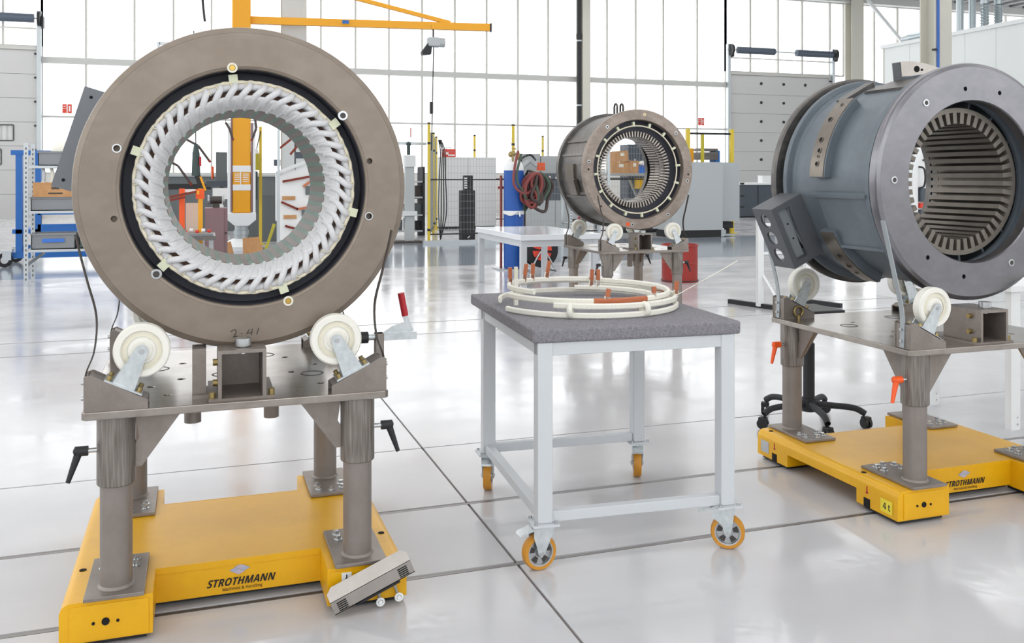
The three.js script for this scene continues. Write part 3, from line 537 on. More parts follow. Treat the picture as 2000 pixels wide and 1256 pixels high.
// --- the wound stator
{
  const t = thing('wound_stator', 'large brown ring stator with white taped end windings on the nearest left stand', 'stator', [0.158, 1.462, -3.73]);
  t.scale.setScalar(1.014);
  const Z = 0.395;                                         // front face
  mesh('front_flange', L([[0.408, Z - 0.06], [0.405, Z - 0.012], [0.408, Z - 0.004], [0.416, Z], [0.4163, Z - 0.03], [0.5307, Z - 0.03], [0.531, Z], [0.549, Z - 0.012], [0.552, Z - 0.022], [0.552, Z - 0.07], [0.54, Z - 0.075], [0.408, Z - 0.075], [0.408, Z - 0.06]], 128), M.flangeBrown, t, 'brown grey machined front flange');
  mesh('rear_flange', L([[0.392, -0.41], [0.55, -0.41], [0.55, -0.34], [0.392, -0.34], [0.392, -0.41]], 96), M.flangeBrown, t);
  mesh('shell', L([[0.5, -0.34], [0.5, Z - 0.075]], 96), M.shellBlue, t, 'blue grey painted shell');
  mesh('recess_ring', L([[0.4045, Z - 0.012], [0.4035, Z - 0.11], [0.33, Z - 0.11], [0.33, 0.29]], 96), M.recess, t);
  const N = 45, wedge = geo(B(0.017, 0.004, 0.462, 0, 0.2746, 0.0675)); wedge.userData.ready = true;
  slottedCore(t, 0.272, 0.32, 0.36, -0.165, 0.3, N, M.laminate, 0.57, (core, a) => { const m = mesh('slot_wedge', wedge, M.wedgeGreen, core); m.rotation.z = a; });
  // winding overhang
  mesh('winding_nose', L([[0.274, 0.298], [0.278, 0.305], [0.288, 0.33], [0.303, 0.358], [0.313, 0.368], [0.319, 0.366], [0.32, 0.35], [0.316, 0.3]], 144, 2), M.tape, t, 'white taped inner winding layer');
  mesh('winding_outer', L([[0.337, 0.3], [0.337, 0.35], [0.341, 0.361], [0.351, 0.364], [0.362, 0.355], [0.364, 0.3]], 144, 2), M.tape, t, 'white taped outer winding layer');
  mesh('winding_gap', L([[0.315, 0.33], [0.345, 0.33]], 96), M.gapBrown, t);
  const strand = (() => {                                  // one slanted coil bend crossing from the outer to the inner layer
    const pts = [], st = 2 * PI / N;
    for (let i = 0; i <= 10; i++) { const u = i / 10, e = u * u * (3 - 2 * u), r = 0.357 - 0.062 * u, a = -(e * 0.85 - 0.2) * st; pts.push(V(r * Math.sin(a), r * Math.cos(a), 0.36 + 0.06 * u - 0.085 * u * u)); }
    const c = new THREE.CatmullRomCurve3(pts), g = new THREE.TubeGeometry(c, 18, 0.0112, 10, false); return g;
  })();
  const strandGeo = geo(strand); strandGeo.userData.ready = true;
  const innerStrand = geo(T([[0.004, 0.314, 0.362], [0.0, 0.303, 0.352], [-0.006, 0.289, 0.326], [-0.012, 0.28, 0.304], [-0.014, 0.276, 0.296]], 0.008, 12, 8)); innerStrand.userData.ready = true;
  const tie = geo([T([[0.0, 0.366, 0.362], [0.003, 0.356, 0.371], [0.009, 0.345, 0.371], [0.013, 0.338, 0.366]], 0.0022, 8, 6), T([[0.008, 0.366, 0.362], [0.009, 0.354, 0.37], [0.018, 0.341, 0.366]], 0.0018, 8, 6)]); tie.userData.ready = true;
  for (let i = 0; i < N; i++) {
    const a = i / N * 2 * PI;
    const s = mesh('coil_end', strandGeo, M.tape, t); s.rotation.z = a; s.scale.setScalar(1); s.position.z = (rnd() - 0.5) * 0.004;
    const q = mesh('coil_tail', innerStrand, M.tape, t); q.rotation.z = a - 0.17;
    const k = mesh('binding_cord', tie, M.rope, t); k.rotation.z = a + (rnd() - 0.5) * 0.04;
  }
  const lumps = []; for (let i = 0; i < 180; i++) { const a = i / 180 * 2 * PI, r = 0.3655 + (rnd() - 0.5) * 0.003; lumps.push([r * Math.cos(a), r * Math.sin(a), 0.356 + (rnd() - 0.5) * 0.004]); }
  mesh('support_rope', T(lumps, 0.0062, 360, 7, true), M.rope, t, 'cream support rope');
  for (const d of [97, 37, -14, -71, -136, 161]) mesh('support_block', B(0.03, 0.034, 0.03).translate(0, 0.375, 0.35).rotateZ(R(d - 90)), M.block, t, 'pale green support block');
  const drilled = [[97, 'brass', 0.412], [38, 'screw', 0.412], [12.5, 'hole', 0.43], [-14, 'hole', 0.43], [-71, 'brass', 0.418], [-135.5, 'screw', 0.41], [-166.5, 'hole', 0.434], [162.5, 'hole', 0.434]];
  flangeFace(t, 0.4165, 0.5305, Z, 0.03, drilled, M.flangeBrown);
  flangeHardware(t, Z, drilled);
  for (const d of [-14, 162.5]) { const [x, y] = ringAt(d > 0 ? 0.434 : 0.43, d); mesh('hole_bush', L([[0.0108, 0], [0.016, 0], [0.015, 0.003], [0.0108, 0.003]], 20).translate(x, y, Z), M.boltSteel, t); }
  decal('chalk_mark', 0.13, 0.05, print(360, 140, (x, w, h) => { x.clearRect(0, 0, w, h); x.strokeStyle = '#3b352f'; x.lineWidth = 7; x.lineCap = 'round'; x.beginPath(); x.moveTo(28, 52); x.quadraticCurveTo(70, 18, 74, 52); x.quadraticCurveTo(72, 80, 52, 104); x.lineTo(84, 98); x.moveTo(122, 74); x.lineTo(128, 76); x.moveTo(196, 40); x.lineTo(172, 76); x.lineTo(222, 70); x.moveTo(222, 38); x.lineTo(214, 92); x.moveTo(282, 30); x.lineTo(264, 88); x.stroke(); }), [0.0, -0.498, Z + 0.0015], [0, 0, 0], t, 'hand written dark marker figures');
  terminalBox(t, 163, 0.49, 0.64, 0.38, -0.28, -0.06, false);
  mesh('lifting_eye', [ringSector(0.5, 0.57, R(70), R(76), 0.06).translate(0, 0, -0.05)], M.shellBlue, t);
}
// --- the empty grey stator
{
  const t = thing('empty_stator', 'large grey ring stator without windings and with a dark terminal box on the right stand', 'stator', [3.385, 1.477, -3.73]);
  const Z = 0.393;
  mesh('front_flange', L([[0.372, Z - 0.04], [0.372, Z - 0.006], [0.376, Z], [0.3763, Z - 0.03], [0.5297, Z - 0.03], [0.53, Z], [0.545, Z - 0.008], [0.549, Z - 0.018], [0.549, Z - 0.05], [0.545, Z - 0.055], [0.372, Z - 0.055], [0.372, Z - 0.04]], 128), M.flangeGrey, t, 'bare steel front flange');
  mesh('flange_groove', L([[0.518, Z - 0.055], [0.518, Z - 0.068]], 96), M.shellBlue, t);
  mesh('collar_ring', L([[0.518, Z - 0.068], [0.538, Z - 0.068], [0.54, Z - 0.09], [0.53, Z - 0.098], [0.5, Z - 0.1]], 96), M.shellBlue, t);
  mesh('weld_seam', T(Array.from({ length: 120 }, (_, i) => [(0.503 + 0.002 * rnd()) * Math.cos(i / 120 * 2 * PI), 0.503 * Math.sin(i / 120 * 2 * PI), Z - 0.104]), 0.006, 240, 6, true), M.shellBlue, t);
  mesh('shell', L([[0.498, Z - 0.08], [0.498, -0.27], [0.503, -0.275], [0.503, -0.295], [0.526, -0.3], [0.53, -0.305], [0.53, -0.325], [0.526, -0.33], [0.48, -0.332], [0.48, -0.372]], 128), M.shellBlue, t, 'blue grey painted shell');
  mesh('rear_flange', L([[0.47, -0.41], [0.542, -0.41], [0.549, -0.403], [0.549, -0.378], [0.54, -0.372], [0.47, -0.372], [0.47, -0.41]], 128), M.shellDark, t, 'dark bare rear flange');
  mesh('inner_ring', L([[0.3895, Z - 0.04], [0.405, Z - 0.045], [0.405, Z - 0.1], [0.385, Z - 0.105], [0.385, 0.27]], 96), M.shellBlue, t);
  mesh('inner_wall', L([[0.498, Z - 0.1], [0.47, 0.25], [0.47, -0.36]], 96), M.shellBlue, t);
  for (let i = 0; i < 16; i++) mesh('inner_rib', BX(-0.006, 0.006, 0.345, 0.472, -0.12, 0.26).rotateZ((i + 0.3) / 16 * 2 * PI), M.shellBlue, t);
  slottedCore(t, 0.272, 0.325, 0.347, -0.165, 0.3, 45, M.core, 0.6);
  mesh('core_end_plate', L([[0.326, -0.17], [0.35, -0.17], [0.35, -0.2], [0.326, -0.2], [0.326, -0.17]], 96), M.core, t);
  // raised pads: lug on top, pads at the upper and lower left
  const pad = (d0, d1, r1, z0, z1, bare, holes) => {
    const m = mesh('mounting_pad', ringSector(0.49, r1, R(d0), R(d1), z1 - z0, 0.002).translate(0, 0, z0), M.shellBlue, t);
    if (bare) mesh('pad_face', ringSector(r1 - 0.004, r1 + 0.004, R(d0 + 0.4), R(d1 - 0.4), z1 - z0 - 0.012, 0.001).translate(0, 0, z0 + 0.004), M.bare, m, 'bare machined pad face');
    for (const [d, r, z] of holes) { mesh('pad_hole_shade', C(r, 0.012, 'x', r1, 0, z).rotateZ(R(d)), M.hole, m); mesh('hole_rim', L([[r, -0.003], [r + 0.004, -0.003], [r + 0.004, 0.003], [r, 0.003]], 16).rotateY(PI / 2).translate(r1 + 0.004, 0, z).rotateZ(R(d)), M.bare, m); }  // pad is not drilled: dark discs paint the hole shade, rims around them
  };
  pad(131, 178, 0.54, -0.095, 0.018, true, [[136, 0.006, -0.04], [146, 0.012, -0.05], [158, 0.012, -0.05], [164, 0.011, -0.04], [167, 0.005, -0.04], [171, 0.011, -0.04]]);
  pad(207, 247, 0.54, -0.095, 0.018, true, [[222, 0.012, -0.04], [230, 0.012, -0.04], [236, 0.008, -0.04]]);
  mesh('lifting_lug', [ringSector(0.49, 0.6, R(73), R(97), 0.05, 0.003).translate(0, 0, -0.06)], M.boxGrey, t, 'lifting lug on top');
  mesh('lug_face', ringSector(0.525, 0.602, R(72), R(96.2), 0.006, 0.001).translate(0, 0, -0.011), M.bareLight, t, 'bare machined lug face');
  mesh('lug_hole_shade', [C(0.016, 0.004, 'z', 0, 0, -0.0042).translate(...ringAt(0.566, 86.5), 0), C(0.006, 0.004, 'z', 0, 0, -0.0042).translate(...ringAt(0.566, 83.3), 0)], M.hole, t);  // dark discs on the lug face, painted shade of its holes
  mesh('lug_base', ringSector(0.49, 0.527, R(71), R(95), 0.075, 0.003).translate(0, 0, -0.07), M.shellBlue, t);
  // flat plates along the shell
  mesh('side_plate', [BX(0.5, 0.515, -0.13, 0.13, -0.05, Z - 0.085).rotateZ(R(202)), BX(0.495, 0.53, -0.145, -0.13, -0.1, Z - 0.085).rotateZ(R(202)), BX(0.495, 0.525, 0.12, 0.135, -0.1, Z - 0.085).rotateZ(R(202))], M.shellBlue, t);
  mesh('top_plate', [BX(0.48, 0.502, -0.1, 0.1, -0.05, Z - 0.09).rotateZ(R(108))], M.shellDark, t);
  mesh('top_plate_edge', [BX(0.48, 0.512, -0.112, -0.1, -0.06, Z - 0.09).rotateZ(R(108))], M.shellBlue, t);
  mesh('shell_grip', [BX(0.48, 0.515, -0.1, 0.1, -0.16, -0.1).rotateZ(R(118))], M.shellDark, t);
  const drilled = [[128, 'screw', 0.452], [179, 'screw', 0.455], [97, 'hole', 0.43], [70, 'hole', 0.44], [232, 'hole', 0.435], [262, 'hole', 0.44], [300, 'screw', 0.44], [20, 'hole', 0.44], [-25, 'hole', 0.44]];
  flangeFace(t, 0.3765, 0.5295, Z, 0.03, drilled, M.flangeGrey);
  flangeHardware(t, Z, drilled);
  terminalBox(t, 205, 0.5, 0.69, 0.33, -0.36, -0.2, true);
  decal('stamp', 0.05, 0.018, print(128, 46, (x, w, h) => { x.clearRect(0, 0, w, h); x.fillStyle = '#4a4540'; x.font = '40px sans-serif'; x.fillText('324', 22, 38); }), [0.2715, -0.035, 0.17], [0, -PI / 2, 0], t, 'stamped figures 324');
}
// --- the far brown stator
{
  const t = thing('barred_stator', 'far brown ring stator with bright steel bars and a cream support rope', 'stator', [4.285, 1.573, -8.95]);
  const Z = 0.4;
  mesh('front_flange', L([[0.51, Z - 0.06], [0.512, Z - 0.004], [0.516, Z], [0.5163, Z - 0.03], [0.6117, Z - 0.03], [0.612, Z], [0.62, Z - 0.008], [0.62, Z - 0.07], [0.51, Z - 0.07], [0.51, Z - 0.06]], 128), M.flangeMid, t, 'brown machined front flange');
  mesh('shell', L([[0.59, Z - 0.07], [0.585, -0.3]], 96), M.shellDark, t, 'dark steel shell');
  mesh('rear_flange', L([[0.45, -0.37], [0.62, -0.37], [0.62, -0.3], [0.45, -0.3], [0.45, -0.37]], 96), M.shellDark, t);
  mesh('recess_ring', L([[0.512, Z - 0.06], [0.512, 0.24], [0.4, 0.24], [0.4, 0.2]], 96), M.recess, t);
  slottedCore(t, 0.338, 0.4, 0.43, -0.02, 0.2, 72, M.barSteel, 0.64);
  const bar = geo([B(0.015, 0.055, 0.012, 0, 0.37, 0.3), B(0.015, 0.012, 0.1, 0, 0.392, 0.25), B(0.015, 0.012, 0.1, 0, 0.347, 0.25)]); bar.userData.ready = true;
  for (let i = 0; i < 72; i++) { const m = mesh('bar_end', bar, M.barSteel, t); m.rotation.z = i / 72 * 2 * PI; }
  mesh('support_rope', new THREE.TorusGeometry(0.452, 0.007, 8, 120).translate(0, 0, 0.36), M.rope, t, 'cream support rope');
  for (let i = 0; i < 16; i++) mesh('support_block', B(0.022, 0.045, 0.03).translate(0, 0.472, 0.355).rotateZ(i / 16 * 2 * PI + 0.1), M.block, t, 'pale yellow support block');
  const drilled = [[84, 'brass', 0.57], [42, 'screw', 0.57], [130, 'screw', 0.565], [172, 'screw', 0.57], [180, 'hole', 0.57], [221, 'hole', 0.57], [262, 'screw', 0.57], [305, 'screw', 0.57], [355, 'hole', 0.57], [348, 'screw', 0.57]];
  flangeFace(t, 0.5165, 0.6115, Z, 0.03, drilled, M.flangeMid);
  flangeHardware(t, Z, drilled);
  mesh('paint_mark', C(0.022, 0.002, 'z', ...ringAt(0.575, 257), Z + 0.001, 12), M.orange, t, 'orange paint dot');
  for (const x of [-0.07, 0.0]) mesh('lifting_shackle', [new THREE.TorusGeometry(0.035, 0.011, 8, 20, PI).rotateY(PI / 2).translate(x, 0.67, -0.02), C(0.012, 0.07, 'y', x, 0.635, 0.015, 8), C(0.012, 0.07, 'y', x, 0.635, -0.055, 8)], M.strapDark, t);
  mesh('side_plate', [BX(0.58, 0.61, -0.09, 0.09, -0.12, 0.1).rotateZ(R(183))], M.bare, t);
  mesh('name_plate', [BX(0.6, 0.64, -0.08, 0.08, -0.02, 0.16).rotateZ(R(197))], M.bare, t);
  each('shell_rib', [BX(0.58, 0.6, -0.012, 0.012, -0.28, 0.32).rotateZ(R(165)), BX(0.58, 0.6, -0.012, 0.012, -0.28, 0.32).rotateZ(R(150)), BX(0.58, 0.6, -0.012, 0.012, -0.28, 0.32).rotateZ(R(208))], M.shellDark, t);
}
// ---------------------------------------------------------------- carpet-topped trolley and the busbar rings on it
{
  const t = thing('work_trolley', 'white steel trolley with a grey carpet top and orange casters between the two stands', 'trolley', [1.665, 0, -3.795], R(-4)), W = 0.435, D = 0.56, TOP = 0.92;
  mesh('carpet_top', RB(2 * W, 0.052, 2 * D, 0.01, 0, TOP - 0.026, 0, 3), M.carpet, t, 'grey felt carpet top');
  const lx = 0.383, lz0 = 0.52, lz1 = -0.4, lw = 0.06;
  for (const [x, z] of [[-lx, lz0], [lx, lz0], [-lx, lz1], [lx, lz1]]) {
    const leg = mesh('leg', RB(lw, 0.688, lw, 0.004, x, 0.524, z, 1), M.whiteFrame, t);
    mesh('caster_plate', [B(0.105, 0.008, 0.1, x, 0.176, z)], M.whiteFrame, leg);
    const front = z > 0, s = front ? x > 0 ? -0.5 : 0.15 : 1.25 , wr = 0.0675;
    const c = new THREE.Group(); // caster geometry turned about its swivel
    const rot = (g) => g.rotateY(s).translate(x, 0, z), off = front ? (x > 0 ? 0.012 : -0.018) : 0.0;
    const fork = [];
    for (const q of [-1, 1]) fork.push(X([[-0.05, 0.165], [0.04, 0.165], [off + 0.014, wr], [off, wr - 0.016], [off - 0.014, wr], [off - 0.022, 0.1], [-0.05, 0.128]], 0.004).translate(0, 0, q * 0.026 - 0.002));
    fork.push(B(0.09, 0.006, 0.056, -0.005, 0.167, 0), B(0.085, 0.006, 0.08, 0, 0.1725, 0));
    const fk = mesh('caster_fork', fork.map(rot), M.zinc, t, 'zinc swivel fork');
    const wh = mesh('caster_wheel', rot(L([[0.052, -0.018], [0.064, -0.019], [wr, -0.012], [wr, 0.012], [0.064, 0.019], [0.052, 0.018], [0.052, -0.018]], 40).translate(off, wr, 0)), M.tyre, t, 'orange tyre');
    mesh('wheel_rim', rot(L([[0.008, -0.015], [0.014, -0.018], [0.018, -0.006], [0.045, -0.006], [0.047, -0.017], [0.0525, -0.018], [0.0525, 0.018], [0.047, 0.017], [0.045, 0.006], [0.018, 0.006], [0.014, 0.018], [0.008, 0.015]], 32).translate(off, wr, 0)), M.alu, wh, 'cast aluminium rim');
    const win = []; for (let k = 0; k < 5; k++) for (const q of [-1, 1]) win.push(ringSector(0.022, 0.043, k / 5 * 2 * PI, k / 5 * 2 * PI + 0.62, 0.002, 0, 6).translate(0, 0, q * 0.0075 - 0.001).translate(off, wr, 0));
    mesh('rim_window', win.map(rot), M.aluDark, wh);
    mesh('axle_nut', rot(C(0.008, 0.066, 'z', off, wr, 0, 6)), M.boltSteel, fk);
    mesh('brake_pedal', [X([[-0.05, 0.165], [-0.1, 0.15], [-0.105, 0.142], [-0.085, 0.146], [-0.05, 0.155]], 0.05).translate(0, 0, -0.025)].map(rot), M.zinc, fk);
    each('bolt', [[-0.04, -0.04], [0.04, -0.04], [-0.04, 0.04], [0.04, 0.04]].map(([a, b]) => C(0.007, 0.012, 'y', x + a, 0.185, z + b, 6)), M.boltSteel, leg);
  }
  for (const z of [lz0, lz1]) { mesh('lower_rail', RB(2 * lx - lw, 0.04, 0.04, 0.003, 0, 0.2, z, 1), M.whiteFrame, t); mesh('top_rail', RB(2 * lx + lw, 0.05, 0.05, 0.003, 0, 0.842, z, 1), M.whiteFrame, t); }
  for (const x of [-lx, lx]) { if (x < 0) mesh('lower_rail', RB(0.04, 0.04, lz0 - lz1 - lw, 0.003, x, 0.2, (lz0 + lz1) / 2, 1), M.whiteFrame, t); mesh('top_rail', RB(0.05, 0.05, lz0 - lz1 - lw, 0.003, x, 0.842, (lz0 + lz1) / 2, 1), M.whiteFrame, t); }
}
function arcBar(cx, cz, r, a0, a1, y0, y1, h, w, n = 40) {   // flat bar bent to an arc, its height drifting from y0 to y1
  const pos = [], idx = [];
  for (let i = 0; i <= n; i++) {
    const u = i / n, a = R(a0 + (a1 - a0) * u), y = y0 + (y1 - y0) * u, c = Math.cos(a), s = Math.sin(a), b = Math.min(w, h) * 0.3;
    for (const [dr, dy] of [[-w / 2 + b, -h / 2], [w / 2 - b, -h / 2], [w / 2, -h / 2 + b], [w / 2, h / 2 - b], [w / 2 - b, h / 2], [-w / 2 + b, h / 2], [-w / 2, h / 2 - b], [-w / 2, -h / 2 + b]]) pos.push(cx + (r + dr) * c, y + dy, cz - (r + dr) * s);
  }
  for (let i = 0; i < n; i++) for (let k = 0; k < 8; k++) { const a = i * 8 + k, b = i * 8 + (k + 1) % 8; idx.push(a, a + 8, b, b, a + 8, b + 8); }
  for (const e of [0, n * 8]) for (let k = 1; k < 7; k++) e ? idx.push(e, e + k + 1, e + k) : idx.push(e, e + k, e + k + 1);
  const g = new THREE.BufferGeometry(); g.setAttribute('position', new THREE.Float32BufferAttribute(pos, 3)); g.setIndex(idx); g.computeVertexNormals(); return toCreasedNormals(g, 0.6);
}
{
  const cx = 1.645, cz = -3.82, G2 = 'insulated busbar rings on the carpet';
  // [radius, start, end, y at start, y at end, label, tabs [angle, y0, y1, lean, wrapped]]
  const rings = [
    [0.405, -165, 25, 0.934, 0.934, 'lowest cream busbar ring lying on the grey carpet', [], []],
    [0.4, -128, 60, 0.972, 0.965, 'cream busbar ring with a bare copper window at its right end', [[-22, 0.97, 1.035, 6]], [[3, 14]]],
    [0.37, -172, 128, 0.985, 0.995, 'cream busbar ring with the long bare copper stretch', [[-96, 0.985, 1.04, 12], [-58, 0.99, 1.035, 0]], [[-104, -66]]],
    [0.385, 30, 172, 0.94, 0.95, 'thick cream busbar ring segment along the rear of the carpet', [], []],
    [0.345, 62, 212, 1.0, 1.012, 'highest cream busbar ring with four upright copper tabs', [[155, 1.0, 1.085, 0], [128, 1.0, 1.088, 8], [118, 1.0, 1.085, 3], [104, 1.0, 1.095, 10]], []],
    [0.33, -70, 80, 0.955, 0.962, 'inner cream busbar ring with paired copper tabs', [[66, 0.965, 1.05, 4], [60, 0.965, 1.05, 0]], []],
  ];
  for (const [r, a0, a1, y0, y1, label, tabs, bare] of rings) {
    const t = thing('busbar_ring', label, 'busbar', [cx, 0, cz], R(-4), G2);
    mesh('insulated_bar', arcBar(0, 0, r, a0, a1, y0, y1, 0.024, 0.016), M.cream, t);
    for (const [b0, b1] of bare) mesh('bare_copper', arcBar(0, 0, r, b0, b1, y0 + (y1 - y0) * (b0 - a0) / (a1 - a0), y0 + (y1 - y0) * (b1 - a0) / (a1 - a0), r > 0.39 ? 0.013 : 0.026, r > 0.39 ? 0.0175 : 0.018, 16), M.copper, t, 'bare copper stretch');
    for (const [d, ya, yb, lean] of tabs) {
      const x = r * Math.cos(R(d)), z = -r * Math.sin(R(d)), g = (yy, w, a, b) => B(w, b - a, 0.012, 0, (b + a) / 2 - ya, 0).rotateZ(-R(lean)).translate(x, ya, z);
      const s = mesh('tab_sleeve', g(0, 0.021, ya - 0.005, ya + (yb - ya) * 0.4), M.cream, t);
      mesh('copper_tab', g(0, 0.017, ya, yb), M.copper, t, 'upright copper tab');
    }
    if (r === 0.405) for (const d of [-118, -72]) mesh('binding_clip', [new THREE.TorusGeometry(0.021, 0.012, 10, 18).rotateY(R(d) + PI / 2 * 0).translate(r * Math.cos(R(d)), 0.953, -r * Math.sin(R(d)))], M.cream, t, 'cream wrapped clip');
  }
  const t = thing('connection_lead', 'thin white connection lead sticking up from the ring ends', 'lead', [0, 0, 0]);
  mesh('lead_wire', T([[1.9, 0.94, -3.65], [1.94, 0.955, -3.62], [2.03, 1.03, -3.52], [2.18, 1.14, -3.42]], 0.002, 20, 6), M.cream, t);
  const p = thing('insulated_lug', 'cream insulated lug standing upright at the left of the rings', 'lug', [1.352, 0.92, -3.93]);
  mesh('lug_stem', B(0.018, 0.12, 0.014, 0, 0.06, 0), M.cream, p); mesh('lug_tip', B(0.016, 0.055, 0.012, 0, 0.145, 0), M.nylonCream, p);
}
// stainless cover leaning against the left cart
{
  const t = thing('slotted_cover', 'bent stainless steel cover with slotted ends leaning on the front of the left cart', 'cover', [0.555, 0, -3.175]);
  const rz = R(22), put = (g) => g.rotateZ(rz).translate(0, 0.112, 0), l = 0.148;
  mesh('sheet', [BX(-l, l, -0.045, 0.0, 0.03, 0.034), BX(-l, l, -0.045, -0.042, 0.0, 0.034), X([[-l, 0], [l, 0], [l, 0.028], [l - 0.02, 0.045], [-l + 0.02, 0.045], [-l, 0.028]], 0.004).rotateX(R(-32)).translate(0, 0, 0.03)].map(put), M.stainless, t);
  for (const s of [-1, 1]) mesh('vent_slot_shade', Array.from({ length: 5 }, (_, i) => put(B(0.034, 0.0032, 0.002, s * 0.112, -0.038 + i * 0.007, 0.0345))), M.hole, t);  // dark strips on the uncut sheet paint the shade of slots
  mesh('bumper', put(BX(-0.06, 0.09, -0.06, -0.03, -0.02, 0.02)), M.blackSoft, t);
  for (const [x, y] of [[0.04, 0.022], [0.105, 0.03]]) mesh('ring_wheel', [new THREE.TorusGeometry(0.012, 0.004, 8, 20).translate(x, y, 0.0), C(0.007, 0.03, 'z', x, y, -0.012, 10)], M.white, t);
  each('stay', [rod([0.04, 0.022, -0.01], [0.03, 0.08, 0.0], 0.005), rod([0.105, 0.03, -0.01], [0.08, 0.1, 0.0], 0.005)], M.alu, t);
}
// office chair base behind the right stand
{
  const t = thing('swivel_chair', 'black five-star swivel chair base standing behind the right cart', 'chair', [3.5, 0, -4.71]);
  mesh('gas_column', [C(0.026, 0.2, 'y', 0, 0.58, 0, 16), C(0.034, 0.34, 'y', 0, 0.32, 0, 18), C(0.042, 0.08, 'y', 0, 0.12, 0, 18)], M.blackSoft, t);
  mesh('seat_plate', RB(0.3, 0.03, 0.3, 0.01, 0, 0.69, 0), M.black, t);
  for (let i = 0; i < 5; i++) {
    const a = R(i * 72 + 36), c = Math.cos(a), s = Math.sin(a);
    mesh('base_arm', T([[0.02 * c, 0.125, 0.02 * s], [0.13 * c, 0.122, 0.13 * s], [0.27 * c, 0.112, 0.27 * s], [0.32 * c, 0.085, 0.32 * s]], 0.019, 16, 8), M.blackSoft, t);
    const q = mesh('caster', [C(0.03, 0.018, 'x', -0.014, 0.031, 0, 16), C(0.03, 0.018, 'x', 0.014, 0.031, 0, 16), RB(0.05, 0.03, 0.045, 0.008, 0, 0.055, 0)].map((g) => g.rotateY(-a + 0.6).translate(0.325 * c, 0, 0.325 * s)), M.black, t);
  }
}
{ // white leg of a bench at the right edge
  const t = thing('white_bench', 'white steel bench mostly hidden behind the right stand at the picture edge', 'bench', [5.05, 0, -4.55]);
  for (const x of [-0.48, 0.48]) for (const z of [-0.3, 0.33]) { const l = mesh('leg', B(0.07, 0.82, 0.045, x, 0.41, z), M.white, t); each('leg_screw', [C(0.006, 0.006, 'z', x + 0.012, 0.035, z + 0.024, 8), C(0.006, 0.006, 'z', x + 0.012, 0.075, z + 0.024, 8)], M.boltSteel, l); }
  mesh('bench_top', RB(1.1, 0.04, 0.76, 0.006, 0, 0.84, 0.0), M.white, t);
}
// ---------------------------------------------------------------- far table, gas cylinder, drum and the middle ground
{
  const t = thing('steel_table', 'low white table with a glossy top behind the carpet trolley', 'table', [4.274, 0, -11.65]), W = 0.54, D = 0.97;
  mesh('table_top', RB(2 * W, 0.07, 2 * D, 0.006, 0, 0.745, 0, 1), M.whiteGloss, t, 'glossy white table top');
  for (const x of [-W + 0.06, W - 0.06]) for (const z of [-D + 0.07, D - 0.07]) mesh('leg', RB(0.075, 0.71, 0.075, 0.004, x, 0.355, z, 1), M.whiteFrame, t);
  each('apron', [BX(-W + 0.05, W - 0.05, 0.63, 0.71, D - 0.1, D - 0.04), BX(-W + 0.05, W - 0.05, 0.63, 0.71, -D + 0.04, -D + 0.1), BX(-W + 0.03, -W + 0.09, 0.63, 0.71, -D + 0.1, D - 0.1), BX(W - 0.09, W - 0.03, 0.63, 0.71, -D + 0.1, D - 0.1)], M.whiteFrame, t);
}
